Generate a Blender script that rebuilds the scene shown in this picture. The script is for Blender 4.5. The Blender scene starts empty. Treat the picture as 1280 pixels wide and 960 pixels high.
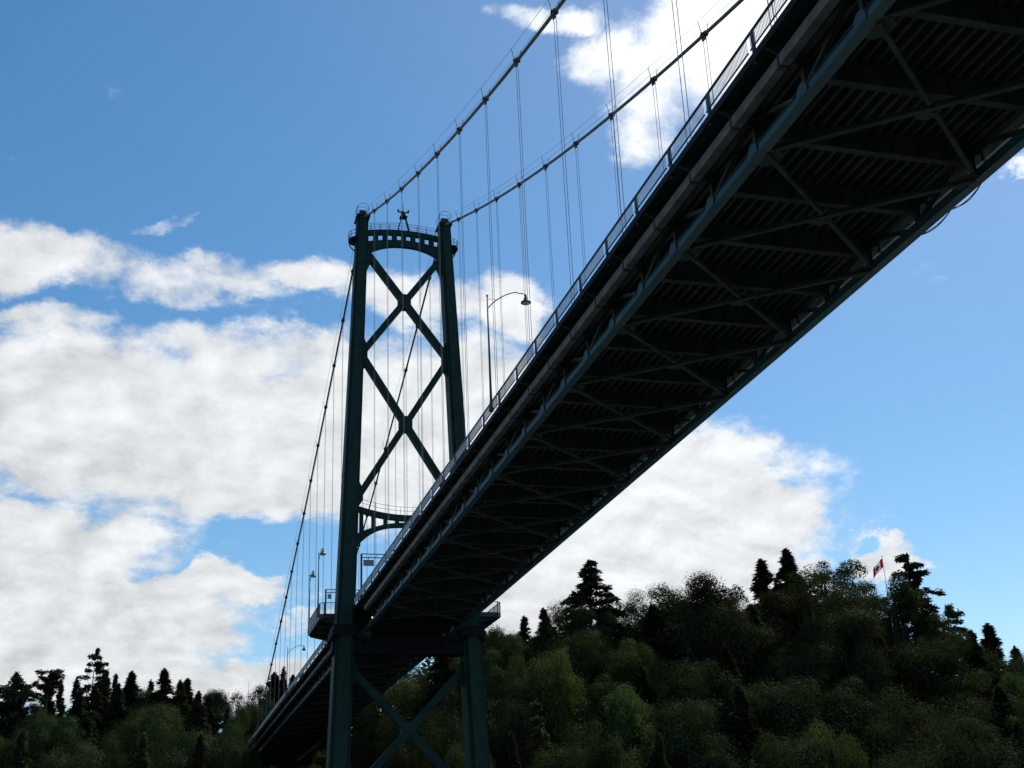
import bpy, math, random
import numpy as np
from mathutils import Vector, Matrix

# ------------------------------------------------------------------ scene, camera, sky, sun
sc = bpy.context.scene
col = sc.collection
R = math.radians
cam_d = bpy.data.cameras.new('camera')
cam = bpy.data.objects.new('camera', cam_d)
col.objects.link(cam)
sc.camera = cam
cam_d.sensor_width = 36.0
cam_d.lens = 43.577
cam_d.clip_start = 0.1
cam_d.clip_end = 20000
YAW, PITCH, ROLL = 0.2876, 0.375, -0.0437
fw = Vector((math.sin(YAW)*math.cos(PITCH), math.cos(YAW)*math.cos(PITCH), math.sin(PITCH)))
r0 = Vector((math.cos(YAW), -math.sin(YAW), 0))
u0 = r0.cross(fw)
rt = math.cos(ROLL)*r0 + math.sin(ROLL)*u0
up = -math.sin(ROLL)*r0 + math.cos(ROLL)*u0
cam.matrix_world = Matrix(((rt.x, up.x, -fw.x, -32.02), (rt.y, up.y, -fw.y, -162.09), (rt.z, up.z, -fw.z, 4.0), (0, 0, 0, 1)))

SUN_AZ, SUN_EL = R(46), R(50)          # azimuth clockwise from +Y, elevation
sun_dir = Vector((math.sin(SUN_AZ)*math.cos(SUN_EL), math.cos(SUN_AZ)*math.cos(SUN_EL), math.sin(SUN_EL)))
sd = bpy.data.lights.new('sun', 'SUN')
sd.energy = 4.0
sd.angle = R(0.53)
sd.color = (1.0, 0.95, 0.87)
so = bpy.data.objects.new('sun', sd)
col.objects.link(so)
so.rotation_euler = sun_dir.to_track_quat('Z', 'Y').to_euler()

sc.view_settings.view_transform = 'Standard'
sc.view_settings.look = 'None'
sc.view_settings.gamma = 1.0
sc.view_settings.exposure = 0.0
sc.view_settings.use_curve_mapping = False

CLOUDS=[(-0.42, 19.36, 12.29, 3.55, 0.051, 1.05),
 (9.75, 19.24, 7.72, 4.33, -0.104, 1.0),
 (5.23, 16.78, 5.58, 1.51, -0.038, 1.0),
 (-5.55, 20.93, 5.2, 2.6, 0.195, 0.9),
 (4.26, 22.99, 5.01, 1.31, -0.045, 0.8),
 (14.89, 21.54, 3.54, 2.62, -0.358, 0.85),
 (-3.23, 10.73, 7.93, 2.53, 0.02, 1.05),
 (-5.49, 13.7, 6.57, 2.04, 0.047, 1.0),
 (2.5, 12.26, 3.37, 0.84, -0.078, 0.9),
 (1.67, 8.06, 7.84, 1.42, -0.007, 1.0),
 (8.67, 7.26, 3.2, 2.41, -0.025, 0.7),
 (6.65, 11.06, 1.8, 0.35, 0.075, 0.55),
 (-6.12, 26.26, 5.03, 1.31, 0.072, 0.8),
 (0.63, 26.03, 4.6, 1.07, -0.059, 0.66),
 (6.92, 26.27, 3.21, 0.94, -0.036, 0.7),
 (11.77, 25.48, 4.86, 1.25, -0.102, 0.72),
 (16.64, 24.81, 2.83, 1.56, -0.199, 0.95),
 (-1.45, 28.16, 2.3, 0.25, 0.317, 0.36),
 (-5.86, 23.86, 3.18, 0.62, 0.108, 0.55),
 (27.3, 35.46, 4.86, 2.78, 0.383, 0.82),
 (24.19, 33.0, 2.0, 1.53, 0.504, 0.62),
 (31.42, 36.92, 4.45, 2.14, 0.264, 0.95),
 (19.64, 38.06, 3.37, 0.68, 0.006, 0.6),
 (22.59, 36.3, 2.53, 1.47, 0.336, 0.62),
 (23.75, 14.8, 7.47, 3.62, -0.074, 1.1),
 (25.5, 17.21, 3.39, 2.18, -0.087, 1.0),
 (19.08, 12.55, 6.34, 2.89, -0.052, 1.05),
 (28.67, 14.02, 2.88, 1.8, -0.267, 0.95),
 (33.06, 12.27, 1.73, 0.59, -0.053, 0.85),
 (16.02, 11.25, 5.19, 2.51, -0.041, 1.0),
 (25.63, 11.42, 6.15, 1.78, -0.074, 1.0),
 (37.03, 26.07, 1.63, 0.35, 0.396, 0.5),
 (41.99, 27.8, 1.41, 0.47, -0.236, 0.6)]


world = bpy.data.worlds.new('World')
sc.world = world
world.use_nodes = True
world.cycles.sampling_method = 'MANUAL'
world.cycles.sample_map_resolution = 512
wt = world.node_tree
wt.nodes.clear()


def nd(t, typ, **kw):
    n = t.nodes.new(typ)
    for k, v in kw.items():
        setattr(n, k, v)
    return n


class G:
    """small helper to write node maths"""
    def __init__(s, t):
        s.t = t

    def put(s, sock, v):
        if isinstance(v, bpy.types.NodeSocket):
            s.t.links.new(v, sock)
        else:
            sock.default_value = v

    def m(s, op, a, b=0.0, c=0.0, clamp=False):
        n = nd(s.t, 'ShaderNodeMath', operation=op, use_clamp=clamp)
        s.put(n.inputs[0], a)
        s.put(n.inputs[1], b)
        s.put(n.inputs[2], c)
        return n.outputs[0]

    def v(s, op, a, b=(0, 0, 0)):
        n = nd(s.t, 'ShaderNodeVectorMath', operation=op)
        s.put(n.inputs[0], a)
        if op == 'SCALE':
            s.put(n.inputs[3], b)
        elif op not in ('LENGTH', 'NORMALIZE'):
            s.put(n.inputs[1], b)
        return n.outputs['Value'] if op in ('LENGTH', 'DOT_PRODUCT', 'DISTANCE') else n.outputs['Vector']

    def xyz(s, x, y, z):
        n = nd(s.t, 'ShaderNodeCombineXYZ')
        for i, q in enumerate((x, y, z)):
            s.put(n.inputs[i], q)
        return n.outputs[0]

    def noise(s, vec, scale, detail=6, rough=0.55, dist=0.0, color=False):
        n = nd(s.t, 'ShaderNodeTexNoise')
        s.put(n.inputs['Vector'], vec)
        n.inputs['Scale'].default_value = scale
        n.inputs['Detail'].default_value = detail
        n.inputs['Roughness'].default_value = rough
        n.inputs['Distortion'].default_value = dist
        return n.outputs['Color'] if color else n.outputs[0]

    def ramp(s, v, a, b, lo=0.0, hi=1.0, smooth=True):
        n = nd(s.t, 'ShaderNodeMapRange', interpolation_type='SMOOTHSTEP' if smooth else 'LINEAR')
        s.put(n.inputs[0], v)
        s.put(n.inputs[1], a)
        s.put(n.inputs[2], b)
        s.put(n.inputs[3], lo)
        s.put(n.inputs[4], hi)
        return n.outputs[0]

    def mix(s, f, a, b, mode='MIX'):
        n = nd(s.t, 'ShaderNodeMix', data_type='RGBA', blend_type=mode)
        s.put(n.inputs[0], f)
        s.put(n.inputs[6], a)
        s.put(n.inputs[7], b)
        return n.outputs[2]


g = G(wt)
w_out = nd(wt, 'ShaderNodeOutputWorld')
bg = nd(wt, 'ShaderNodeBackground')
wt.links.new(bg.outputs[0], w_out.inputs[0])
sky = nd(wt, 'ShaderNodeTexSky', sky_type='NISHITA')
sky.sun_disc = False
sky.sun_elevation = SUN_EL
sky.sun_rotation = SUN_AZ
sky.altitude = 0
sky.air_density = 1.0
sky.dust_density = 0.3
sky.ozone_density = 1.0
SKY_STRENGTH = 0.12
SKY_SAT, SKY_HUE = 1.33, 0.494
bg.inputs[1].default_value = SKY_STRENGTH
tc = nd(wt, 'ShaderNodeTexCoord')
dirv = tc.outputs['Generated']
sp = nd(wt, 'ShaderNodeSeparateXYZ')
wt.links.new(dirv, sp.inputs[0])
dx, dy, dz = sp.outputs
az = g.m('MULTIPLY', g.m('ARCTAN2', dx, dy), 57.2958)
el = g.m('MULTIPLY', g.m('ARCSINE', dz), 57.2958)
# cloud layer plane coordinates (a layer overhead, seen in perspective)
den = g.m('ADD', g.m('MAXIMUM', dz, 0.0), 0.42)
plane = g.xyz(g.m('DIVIDE', dx, den), g.m('DIVIDE', dy, den), 0.0)
warp = g.v('SUBTRACT', g.noise(plane, 7.0, 8, 0.62, color=True), (0.5, 0.5, 0.5))
ae = g.v('ADD', g.xyz(az, el, 0.0), g.v('MULTIPLY', warp, (9.0, 5.0, 0.0)))
cover = None
for (ca, ce, ra, re, rot, stg) in CLOUDS:
    mp = nd(wt, 'ShaderNodeMapping', vector_type='TEXTURE')
    wt.links.new(ae, mp.inputs[0])
    mp.inputs[1].default_value = (ca, ce, 0)
    mp.inputs[2].default_value = (0, 0, rot)
    mp.inputs[3].default_value = (ra, re, 1)
    ln = g.v('LENGTH', mp.outputs[0])
    e = g.ramp(ln, 0.40, 1.52, stg*1.22, 0.0)
    cover = e if cover is None else g.m('MAXIMUM', cover, e)
# scattered cloud over the rest of the sky
gen_n = g.noise(plane, 1.7, 3, 0.5)
inside = g.m('MULTIPLY', g.ramp(g.m('ABSOLUTE', g.m('SUBTRACT', az, 16.0)), 24.0, 34.0, 1.0, 0.0), g.ramp(el, 38.0, 46.0, 1.0, 0.0))
other = g.m('MULTIPLY', g.ramp(gen_n, 0.50, 0.64, 0.0, 1.0), g.m('SUBTRACT', 1.0, inside))
cover = g.m('MAXIMUM', cover, other)
nb = g.noise(plane, 11.0, 8, 0.60, 0.2)
nm = g.noise(g.v('ADD', plane, (7.3, 2.1, 0.0)), 4.0, 4, 0.5)
nf = g.noise(g.v('MULTIPLY', g.v('ADD', plane, (1.3, 5.1, 0.0)), (1.0, 1.0, 1.0)), 34.0, 6, 0.65, 0.2)
dens = g.m('ADD', cover, g.m('MULTIPLY', g.m('SUBTRACT', nb, 0.5), 1.7))
dens = g.m('ADD', dens, g.m('MULTIPLY', g.m('SUBTRACT', nf, 0.5), 0.55))
alpha = g.ramp(dens, 0.24, 0.98)
# relief: density towards the sun side compared with here
sh = g.v('ADD', plane, (0.018, 0.018, 0.0))
nb2 = g.noise(sh, 11.0, 8, 0.60, 0.2)
relief = g.m('MULTIPLY', g.m('SUBTRACT', nb, nb2), 0.75)
big = g.noise(plane, 15.0, 5, 0.55)
sdot = g.m('MAXIMUM', g.v('DOT_PRODUCT', dirv, tuple(sun_dir)), 0.0)
glow = g.m('POWER', sdot, 7.0)
lum = g.m('ADD', 0.79, relief)
lum = g.m('ADD', lum, g.m('MULTIPLY', g.m('SUBTRACT', big, 0.5), 0.30))
lum = g.m('ADD', lum, g.m('MULTIPLY', g.m('SUBTRACT', nm, 0.5), 0.22))
lum = g.m('ADD', lum, g.m('MULTIPLY', glow, 0.6))
lum = g.m('MAXIMUM', lum, 0.35)
lum = g.m('DIVIDE', lum, SKY_STRENGTH)
ccol = g.v('SCALE', (0.965, 0.985, 1.0), lum)
hs = nd(wt, 'ShaderNodeHueSaturation')
wt.links.new(sky.outputs[0], hs.inputs['Color'])
hs.inputs['Saturation'].default_value = SKY_SAT
hs.inputs['Hue'].default_value = SKY_HUE
skyc = hs.outputs[0]
final = g.mix(g.m('MULTIPLY', alpha, 0.97), skyc, ccol)
wt.links.new(final, bg.inputs[0])

# ------------------------------------------------------------------ materials
MATS = {}


def mat(name, base, rough=0.6, var=0.25, scale=1.5, spec=0.3, metal=0.0, streak=0.0, second=None, bump=0.0):
    m = bpy.data.materials.new(name)
    m.use_nodes = True
    t = m.node_tree
    b = t.nodes['Principled BSDF']
    q = G(t)
    co = nd(t, 'ShaderNodeTexCoord').outputs['Object']
    n1 = q.noise(co, scale, 6, 0.6)
    c2 = second or tuple(c*(1-var) for c in base)
    c1 = tuple(min(1, c*(1+var*0.6)) for c in base)
    c = q.mix(q.ramp(n1, 0.3, 0.7), (*c1, 1), (*c2, 1))
    if streak:
        mp = nd(t, 'ShaderNodeMapping')
        t.links.new(co, mp.inputs[0])
        mp.inputs[3].default_value = (3, 3, 0.25)
        n2 = q.noise(mp.outputs[0], 2.0, 4, 0.6)
        c = q.mix(q.m('MULTIPLY', q.ramp(n2, 0.55, 0.75), streak), c, (0.09, 0.06, 0.04, 1))
    t.links.new(c, b.inputs['Base Color'])
    b.inputs['Roughness'].default_value = rough
    b.inputs['Specular IOR Level'].default_value = spec
    b.inputs['Metallic'].default_value = metal
    if bump:
        bn = nd(t, 'ShaderNodeBump')
        bn.inputs['Strength'].default_value = bump
        bn.inputs['Distance'].default_value = 0.02
        t.links.new(q.noise(co, scale*6, 4, 0.6), bn.inputs['Height'])
        t.links.new(bn.outputs[0], b.inputs['Normal'])
    MATS[name] = m
    return m


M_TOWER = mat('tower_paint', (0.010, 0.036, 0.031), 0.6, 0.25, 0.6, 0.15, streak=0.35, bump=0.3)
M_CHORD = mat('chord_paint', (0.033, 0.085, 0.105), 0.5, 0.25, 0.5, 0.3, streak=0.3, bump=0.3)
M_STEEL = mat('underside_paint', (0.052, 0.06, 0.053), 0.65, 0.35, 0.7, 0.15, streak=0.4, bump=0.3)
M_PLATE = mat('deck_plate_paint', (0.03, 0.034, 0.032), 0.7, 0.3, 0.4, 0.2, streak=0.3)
M_ASPH = mat('asphalt', (0.05, 0.05, 0.05), 0.9, 0.3, 3.0, 0.2)
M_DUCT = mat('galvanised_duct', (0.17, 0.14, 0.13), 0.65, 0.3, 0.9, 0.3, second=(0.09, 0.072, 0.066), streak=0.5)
M_DUCT_LIT = mat('duct_lit_tone', (0.55, 0.50, 0.45), 0.6, 0.3, 0.9, 0.3, second=(0.36, 0.32, 0.29), streak=0.3)  # paler copy for the right duct, bright light on it put into the colour
M_RAIL = mat('rail_paint', (0.018, 0.026, 0.038), 0.5, 0.2, 2.0, 0.4)
M_FASC = mat('fascia_and_beam_shade', (0.010, 0.013, 0.018), 0.7, 0.3, 0.8, 0.1, streak=0.4)  # fascia colour; also stands in for shade on cross beam and leg collars
M_BAL = mat('baluster_paint', (0.42, 0.45, 0.48), 0.45, 0.2, 2.0, 0.4)
M_CONC = mat('sidewalk_concrete', (0.42, 0.41, 0.39), 0.9, 0.2, 1.5, 0.2)
M_CABLE = mat('cable_wrap', (0.13, 0.115, 0.11), 0.55, 0.3, 3.0, 0.3)
M_ROPE = mat('hanger_rope', (0.22, 0.23, 0.25), 0.5, 0.2, 3.0, 0.4)
M_LAMP = mat('lamp_metal', (0.045, 0.05, 0.055), 0.5, 0.2, 3.0, 0.4)
M_SIGN = mat('sign_panel', (0.28, 0.33, 0.40), 0.5, 0.2, 3.0, 0.3)
M_POLE = mat('white_pole', (0.6, 0.6, 0.6), 0.5, 0.15, 3.0, 0.3)
M_BARK = mat('bark', (0.07, 0.05, 0.04), 0.9, 0.4, 2.0, 0.1, bump=0.5)


def cloth(name, c):
    m = bpy.data.materials.new(name)
    m.use_nodes = True
    t = m.node_tree
    t.nodes.clear()
    q = G(t)
    o = nd(t, 'ShaderNodeOutputMaterial')
    d, tr, mx = nd(t, 'ShaderNodeBsdfDiffuse'), nd(t, 'ShaderNodeBsdfTranslucent'), nd(t, 'ShaderNodeMixShader')
    co = nd(t, 'ShaderNodeTexCoord').outputs['Object']
    cc = q.mix(q.ramp(q.noise(co, 2.0, 4, 0.6), 0.3, 0.7), (*c, 1), (*[k*0.88 for k in c], 1))
    t.links.new(cc, d.inputs[0])
    t.links.new(cc, tr.inputs[0])
    mx.inputs[0].default_value = 0.55
    t.links.new(d.outputs[0], mx.inputs[1])
    t.links.new(tr.outputs[0], mx.inputs[2])
    t.links.new(mx.outputs[0], o.inputs[0])
    return m


M_RED = cloth('flag_red', (0.75, 0.02, 0.03))
M_WHITE = cloth('flag_white', (0.85, 0.85, 0.85))
M_SOIL = mat('forest_floor', (0.055, 0.05, 0.03), 0.95, 0.4, 0.1, 0.1, second=(0.03, 0.045, 0.02), bump=0.6)

mw = bpy.data.materials.new('sea_water')
mw.use_nodes = True
b = mw.node_tree.nodes['Principled BSDF']
b.inputs['Base Color'].default_value = (0.03, 0.055, 0.05, 1)
b.inputs['Roughness'].default_value = 0.22
q = G(mw.node_tree)
bn = nd(mw.node_tree, 'ShaderNodeBump')
bn.inputs['Strength'].default_value = 0.7
bn.inputs['Distance'].default_value = 0.5
co = nd(mw.node_tree, 'ShaderNodeTexCoord').outputs['Object']
mw.node_tree.links.new(q.noise(co, 0.35, 6, 0.6), bn.inputs['Height'])
mw.node_tree.links.new(bn.outputs[0], b.inputs['Normal'])

ml = bpy.data.materials.new('amber_lamp_glow')
ml.use_nodes = True
b = ml.node_tree.nodes['Principled BSDF']
b.inputs['Base Color'].default_value = (0.8, 0.6, 0.2, 1)
b.inputs['Emission Color'].default_value = (1.0, 0.75, 0.25, 1)
b.inputs['Emission Strength'].default_value = 1.2


def leaf_mat(name, c1, c2, trans=0.35):
    m = bpy.data.materials.new(name)
    m.use_nodes = True
    t = m.node_tree
    t.nodes.clear()
    q = G(t)
    o = nd(t, 'ShaderNodeOutputMaterial')
    d = nd(t, 'ShaderNodeBsdfDiffuse')
    tr = nd(t, 'ShaderNodeBsdfTranslucent')
    mx = nd(t, 'ShaderNodeMixShader')
    gl = nd(t, 'ShaderNodeBsdfGlossy')
    gl.inputs['Roughness'].default_value = 0.45
    gl.inputs['Color'].default_value = (0.5, 0.55, 0.5, 1)
    mx2 = nd(t, 'ShaderNodeMixShader')
    mx2.inputs[0].default_value = 0.004
    co = nd(t, 'ShaderNodeTexCoord').outputs['Object']
    oi = nd(t, 'ShaderNodeObjectInfo')
    n1 = q.noise(co, 0.5, 4, 0.7)
    n2 = q.noise(co, 3.0, 3, 0.7)
    f = q.ramp(q.m('ADD', q.m('MULTIPLY', n1, 0.8), q.m('MULTIPLY', n2, 0.2)), 0.36, 0.64)
    c = q.mix(f, (*c1, 1), (*c2, 1))
    hv = nd(t, 'ShaderNodeHueSaturation')
    q.put(hv.inputs['Hue'], q.m('ADD', 0.478, q.m('MULTIPLY', oi.outputs['Random'], 0.044)))
    q.put(hv.inputs['Value'], q.m('ADD', 0.75, q.m('MULTIPLY', oi.outputs['Random'], 0.5)))
    hv.inputs['Saturation'].default_value = 0.95
    t.links.new(c, hv.inputs['Color'])
    t.links.new(hv.outputs[0], d.inputs[0])
    t.links.new(q.mix(1.0, hv.outputs[0], (1.15, 1.2, 0.6, 1), 'MULTIPLY'), tr.inputs[0])
    mx.inputs[0].default_value = trans
    t.links.new(d.outputs[0], mx.inputs[1])
    t.links.new(tr.outputs[0], mx.inputs[2])
    t.links.new(mx.outputs[0], mx2.inputs[1])
    t.links.new(gl.outputs[0], mx2.inputs[2])
    t.links.new(mx2.outputs[0], o.inputs[0])
    return m


L_DARK = leaf_mat('broadleaf_dark', (0.025, 0.037, 0.014), (0.05, 0.065, 0.026), 0.22)
L_OLIVE = leaf_mat('broadleaf_olive', (0.03, 0.043, 0.016), (0.062, 0.074, 0.03), 0.26)
L_LIT = leaf_mat('broadleaf_sunlit', (0.04, 0.06, 0.019), (0.09, 0.112, 0.038), 0.36)  # sunlight on these crowns put into a brighter leaf colour
L_CON = leaf_mat('conifer_needles', (0.024, 0.034, 0.021), (0.05, 0.062, 0.036), 0.22)
L_PALE = leaf_mat('pale_needles', (0.05, 0.06, 0.025), (0.095, 0.10, 0.05), 0.35)


# ------------------------------------------------------------------ mesh helpers
class MB:
    def __init__(s):
        s.v, s.f = [], []

    def add(s, vs, fs):
        o = len(s.v)
        s.v += [tuple(p) for p in vs]
        s.f += [tuple(i+o for i in f) for f in fs]
        return s

    def box(s, x0, x1, y0, y1, z0, z1):
        return s.add([(x0, y0, z0), (x1, y0, z0), (x1, y1, z0), (x0, y1, z0), (x0, y0, z1), (x1, y0, z1), (x1, y1, z1), (x0, y1, z1)],
                     [(0, 3, 2, 1), (4, 5, 6, 7), (0, 1, 5, 4), (1, 2, 6, 5), (2, 3, 7, 6), (3, 0, 4, 7)])

    def bar(s, p0, p1, w, h, upv=(0, 0, 1)):
        p0, p1 = Vector(p0), Vector(p1)
        d = (p1-p0).normalized()
        u = Vector(upv)
        a = d.cross(u)
        if a.length < 1e-4:
            a = d.cross(Vector((1, 0, 0)))
        a.normalize()
        c = a.cross(d).normalized()
        a, c = a*w/2, c*h/2
        vs = [p0-a-c, p0+a-c, p0+a+c, p0-a+c, p1-a-c, p1+a-c, p1+a+c, p1-a+c]
        return s.add(vs, [(0, 3, 2, 1), (4, 5, 6, 7), (0, 1, 5, 4), (1, 2, 6, 5), (2, 3, 7, 6), (3, 0, 4, 7)])

    def ibeam(s, p0, p1, w, h, t=0.05, upv=(0, 0, 1)):
        """I section: bottom flange, web, top flange"""
        p0, p1 = Vector(p0), Vector(p1)
        u = Vector(upv)
        s.bar(p0-u*(h/2-t/2), p1-u*(h/2-t/2), w, t, upv)
        s.bar(p0+u*(h/2-t/2), p1+u*(h/2-t/2), w, t, upv)
        s.bar(p0, p1, t, h-2*t-0.002, upv)
        return s

    def tube(s, pts, r, n=8, cap=True):
        pts = [Vector(p) for p in pts]
        rs = r if isinstance(r, (list, tuple)) else [r]*len(pts)
        o = len(s.v)
        ref = None
        for i, p in enumerate(pts):
            d = (pts[min(i+1, len(pts)-1)]-pts[max(i-1, 0)]).normalized()
            if ref is None:
                ref = d.cross(Vector((0, 0, 1)) if abs(d.z) < 0.9 else Vector((1, 0, 0))).normalized()
            a = (ref-d*ref.dot(d)).normalized()
            ref = a
            c = d.cross(a)
            for k in range(n):
                t = 2*math.pi*k/n
                s.v.append(tuple(p+(a*math.cos(t)+c*math.sin(t))*rs[i]))
        for i in range(len(pts)-1):
            for k in range(n):
                s.f.append((o+i*n+k, o+i*n+(k+1) % n, o+(i+1)*n+(k+1) % n, o+(i+1)*n+k))
        if cap:
            s.f.append(tuple(o+k for k in range(n-1, -1, -1)))
            s.f.append(tuple(o+(len(pts)-1)*n+k for k in range(n)))
        return s

    def prism(s, poly, y0, y1):
        """poly of (x,z), extruded along y"""
        n = len(poly)
        vs = [(x, y0, z) for x, z in poly]+[(x, y1, z) for x, z in poly]
        fs = [tuple(range(n)), tuple(range(2*n-1, n-1, -1))]
        fs += [(i, i+n, (i+1) % n+n, (i+1) % n) for i in range(n)]
        return s.add(vs, fs)

    def prismz(s, poly, z0, z1):
        n = len(poly)
        vs = [(x, y, z0) for x, y in poly]+[(x, y, z1) for x, y in poly]
        fs = [tuple(range(n-1, -1, -1)), tuple(range(n, 2*n))]
        fs += [(i, (i+1) % n, (i+1) % n+n, i+n) for i in range(n)]
        return s.add(vs, fs)

    def lathe(s, prof, c=(0, 0, 0), n=16):
        o = len(s.v)
        for r, z in prof:
            for k in range(n):
                t = 2*math.pi*k/n
                s.v.append((c[0]+r*math.cos(t), c[1]+r*math.sin(t), c[2]+z))
        for i in range(len(prof)-1):
            for k in range(n):
                s.f.append((o+i*n+k, o+i*n+(k+1) % n, o+(i+1)*n+(k+1) % n, o+(i+1)*n+k))
        s.f.append(tuple(o+k for k in range(n-1, -1, -1)))
        s.f.append(tuple(o+(len(prof)-1)*n+k for k in range(n)))
        return s

    def mesh(s, name, m, smooth=False):
        me = bpy.data.meshes.new(name)
        me.from_pydata(s.v, [], s.f)
        me.materials.append(m)
        if smooth:
            for p in me.polygons:
                p.use_smooth = True
        me.update()
        return me

    def build(s, name, m, parent=None, smooth=False):
        return place(name, s.mesh(name, m, smooth), parent)


def place(name, me, parent=None, loc=(0, 0, 0), rot=(0, 0, 0), scale=(1, 1, 1)):
    o = bpy.data.objects.new(name, me)
    col.objects.link(o)
    o.parent = parent
    o.location = loc
    o.rotation_euler = rot
    o.scale = scale
    return o


def tag(o, label=None, cat=None, group=None, kind=None):
    for k, v in (('label', label), ('category', cat), ('group', group), ('kind', kind)):
        if v:
            o[k] = v
    return o


def thing(name, label, cat, group=None, loc=(0, 0, 0), rot=(0, 0, 0)):
    return tag(place(name, None, None, loc, rot), label, cat, group)


# ------------------------------------------------------------------ water and terrain
WATER_Z = -15.0
o = place('water', MB().add([(-6000, -6000, 0), (6000, -6000, 0), (6000, 6000, 0), (-6000, 6000, 0)], [(0, 1, 2, 3)]).mesh('water', mw), None, (0, 0, WATER_Z))
tag(o, kind='structure')


def ss(a, b, t):
    t = min(1.0, max(0.0, (t-a)/(b-a)))
    return t*t*(3-2*t)


def ground(x, y):
    pr = 45-32*ss(118, 185, x)
    r = -22+(pr+22)*ss(4, 112, y)
    l = -22+52*ss(50, 165, y)
    m = -22+53*ss(10, 200, y)
    wr, wl = ss(9, 34, x), ss(9, 34, -x)
    return m*(1-wr-wl)+r*wr+l*wl


def build_ground():
    xs = list(np.unique(np.concatenate([np.linspace(-3000, -200, 10), np.linspace(-200, 320, 90), np.linspace(320, 3000, 10)])))
    ys = list(np.unique(np.concatenate([np.linspace(-2, 280, 70), np.linspace(280, 4000, 12)])))
    rg = random.Random(3)
    vs = []
    for y in ys:
        for x in xs:
            near = -210 < x < 330 and 6 < y < 290
            h = ground(x, y)
            vs.append((x, y, h+(rg.uniform(-0.7, 0.7) if near and not (abs(x) < 12 and y > 150) else 0)))
    n = len(xs)
    fs = [(j*n+i, j*n+i+1, (j+1)*n+i+1, (j+1)*n+i) for j in range(len(ys)-1) for i in range(n-1)]
    tag(MB().add(vs, fs).build('ground', M_SOIL, None, True), kind='structure')


build_ground()

# ------------------------------------------------------------------ bridge dimensions
SL = 0.0116                                   # main span climbs gently away from the tower
XL, XR = -5.55, 6.55                          # bottom chord centre lines
RL, RR = -7.33, 8.35                          # railing lines
Y_MAIN, Y_SIDE = -250.0, 185.0


def dz_(y):
    return SL*max(0.0, -y)


def P(x, y, z):
    return (x, y, z+dz_(y))


Z_CH = 34.36        # chord centre
Z_TOP = 36.45       # top chord centre
Z_BEAM0, Z_BEAM1 = 35.15, 36.52
Z_DECK = 36.62
Z_WALK = 36.95
Z_RAIL = 38.20

ROT_MAIN = (-math.atan(SL), 0, 0)


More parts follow.
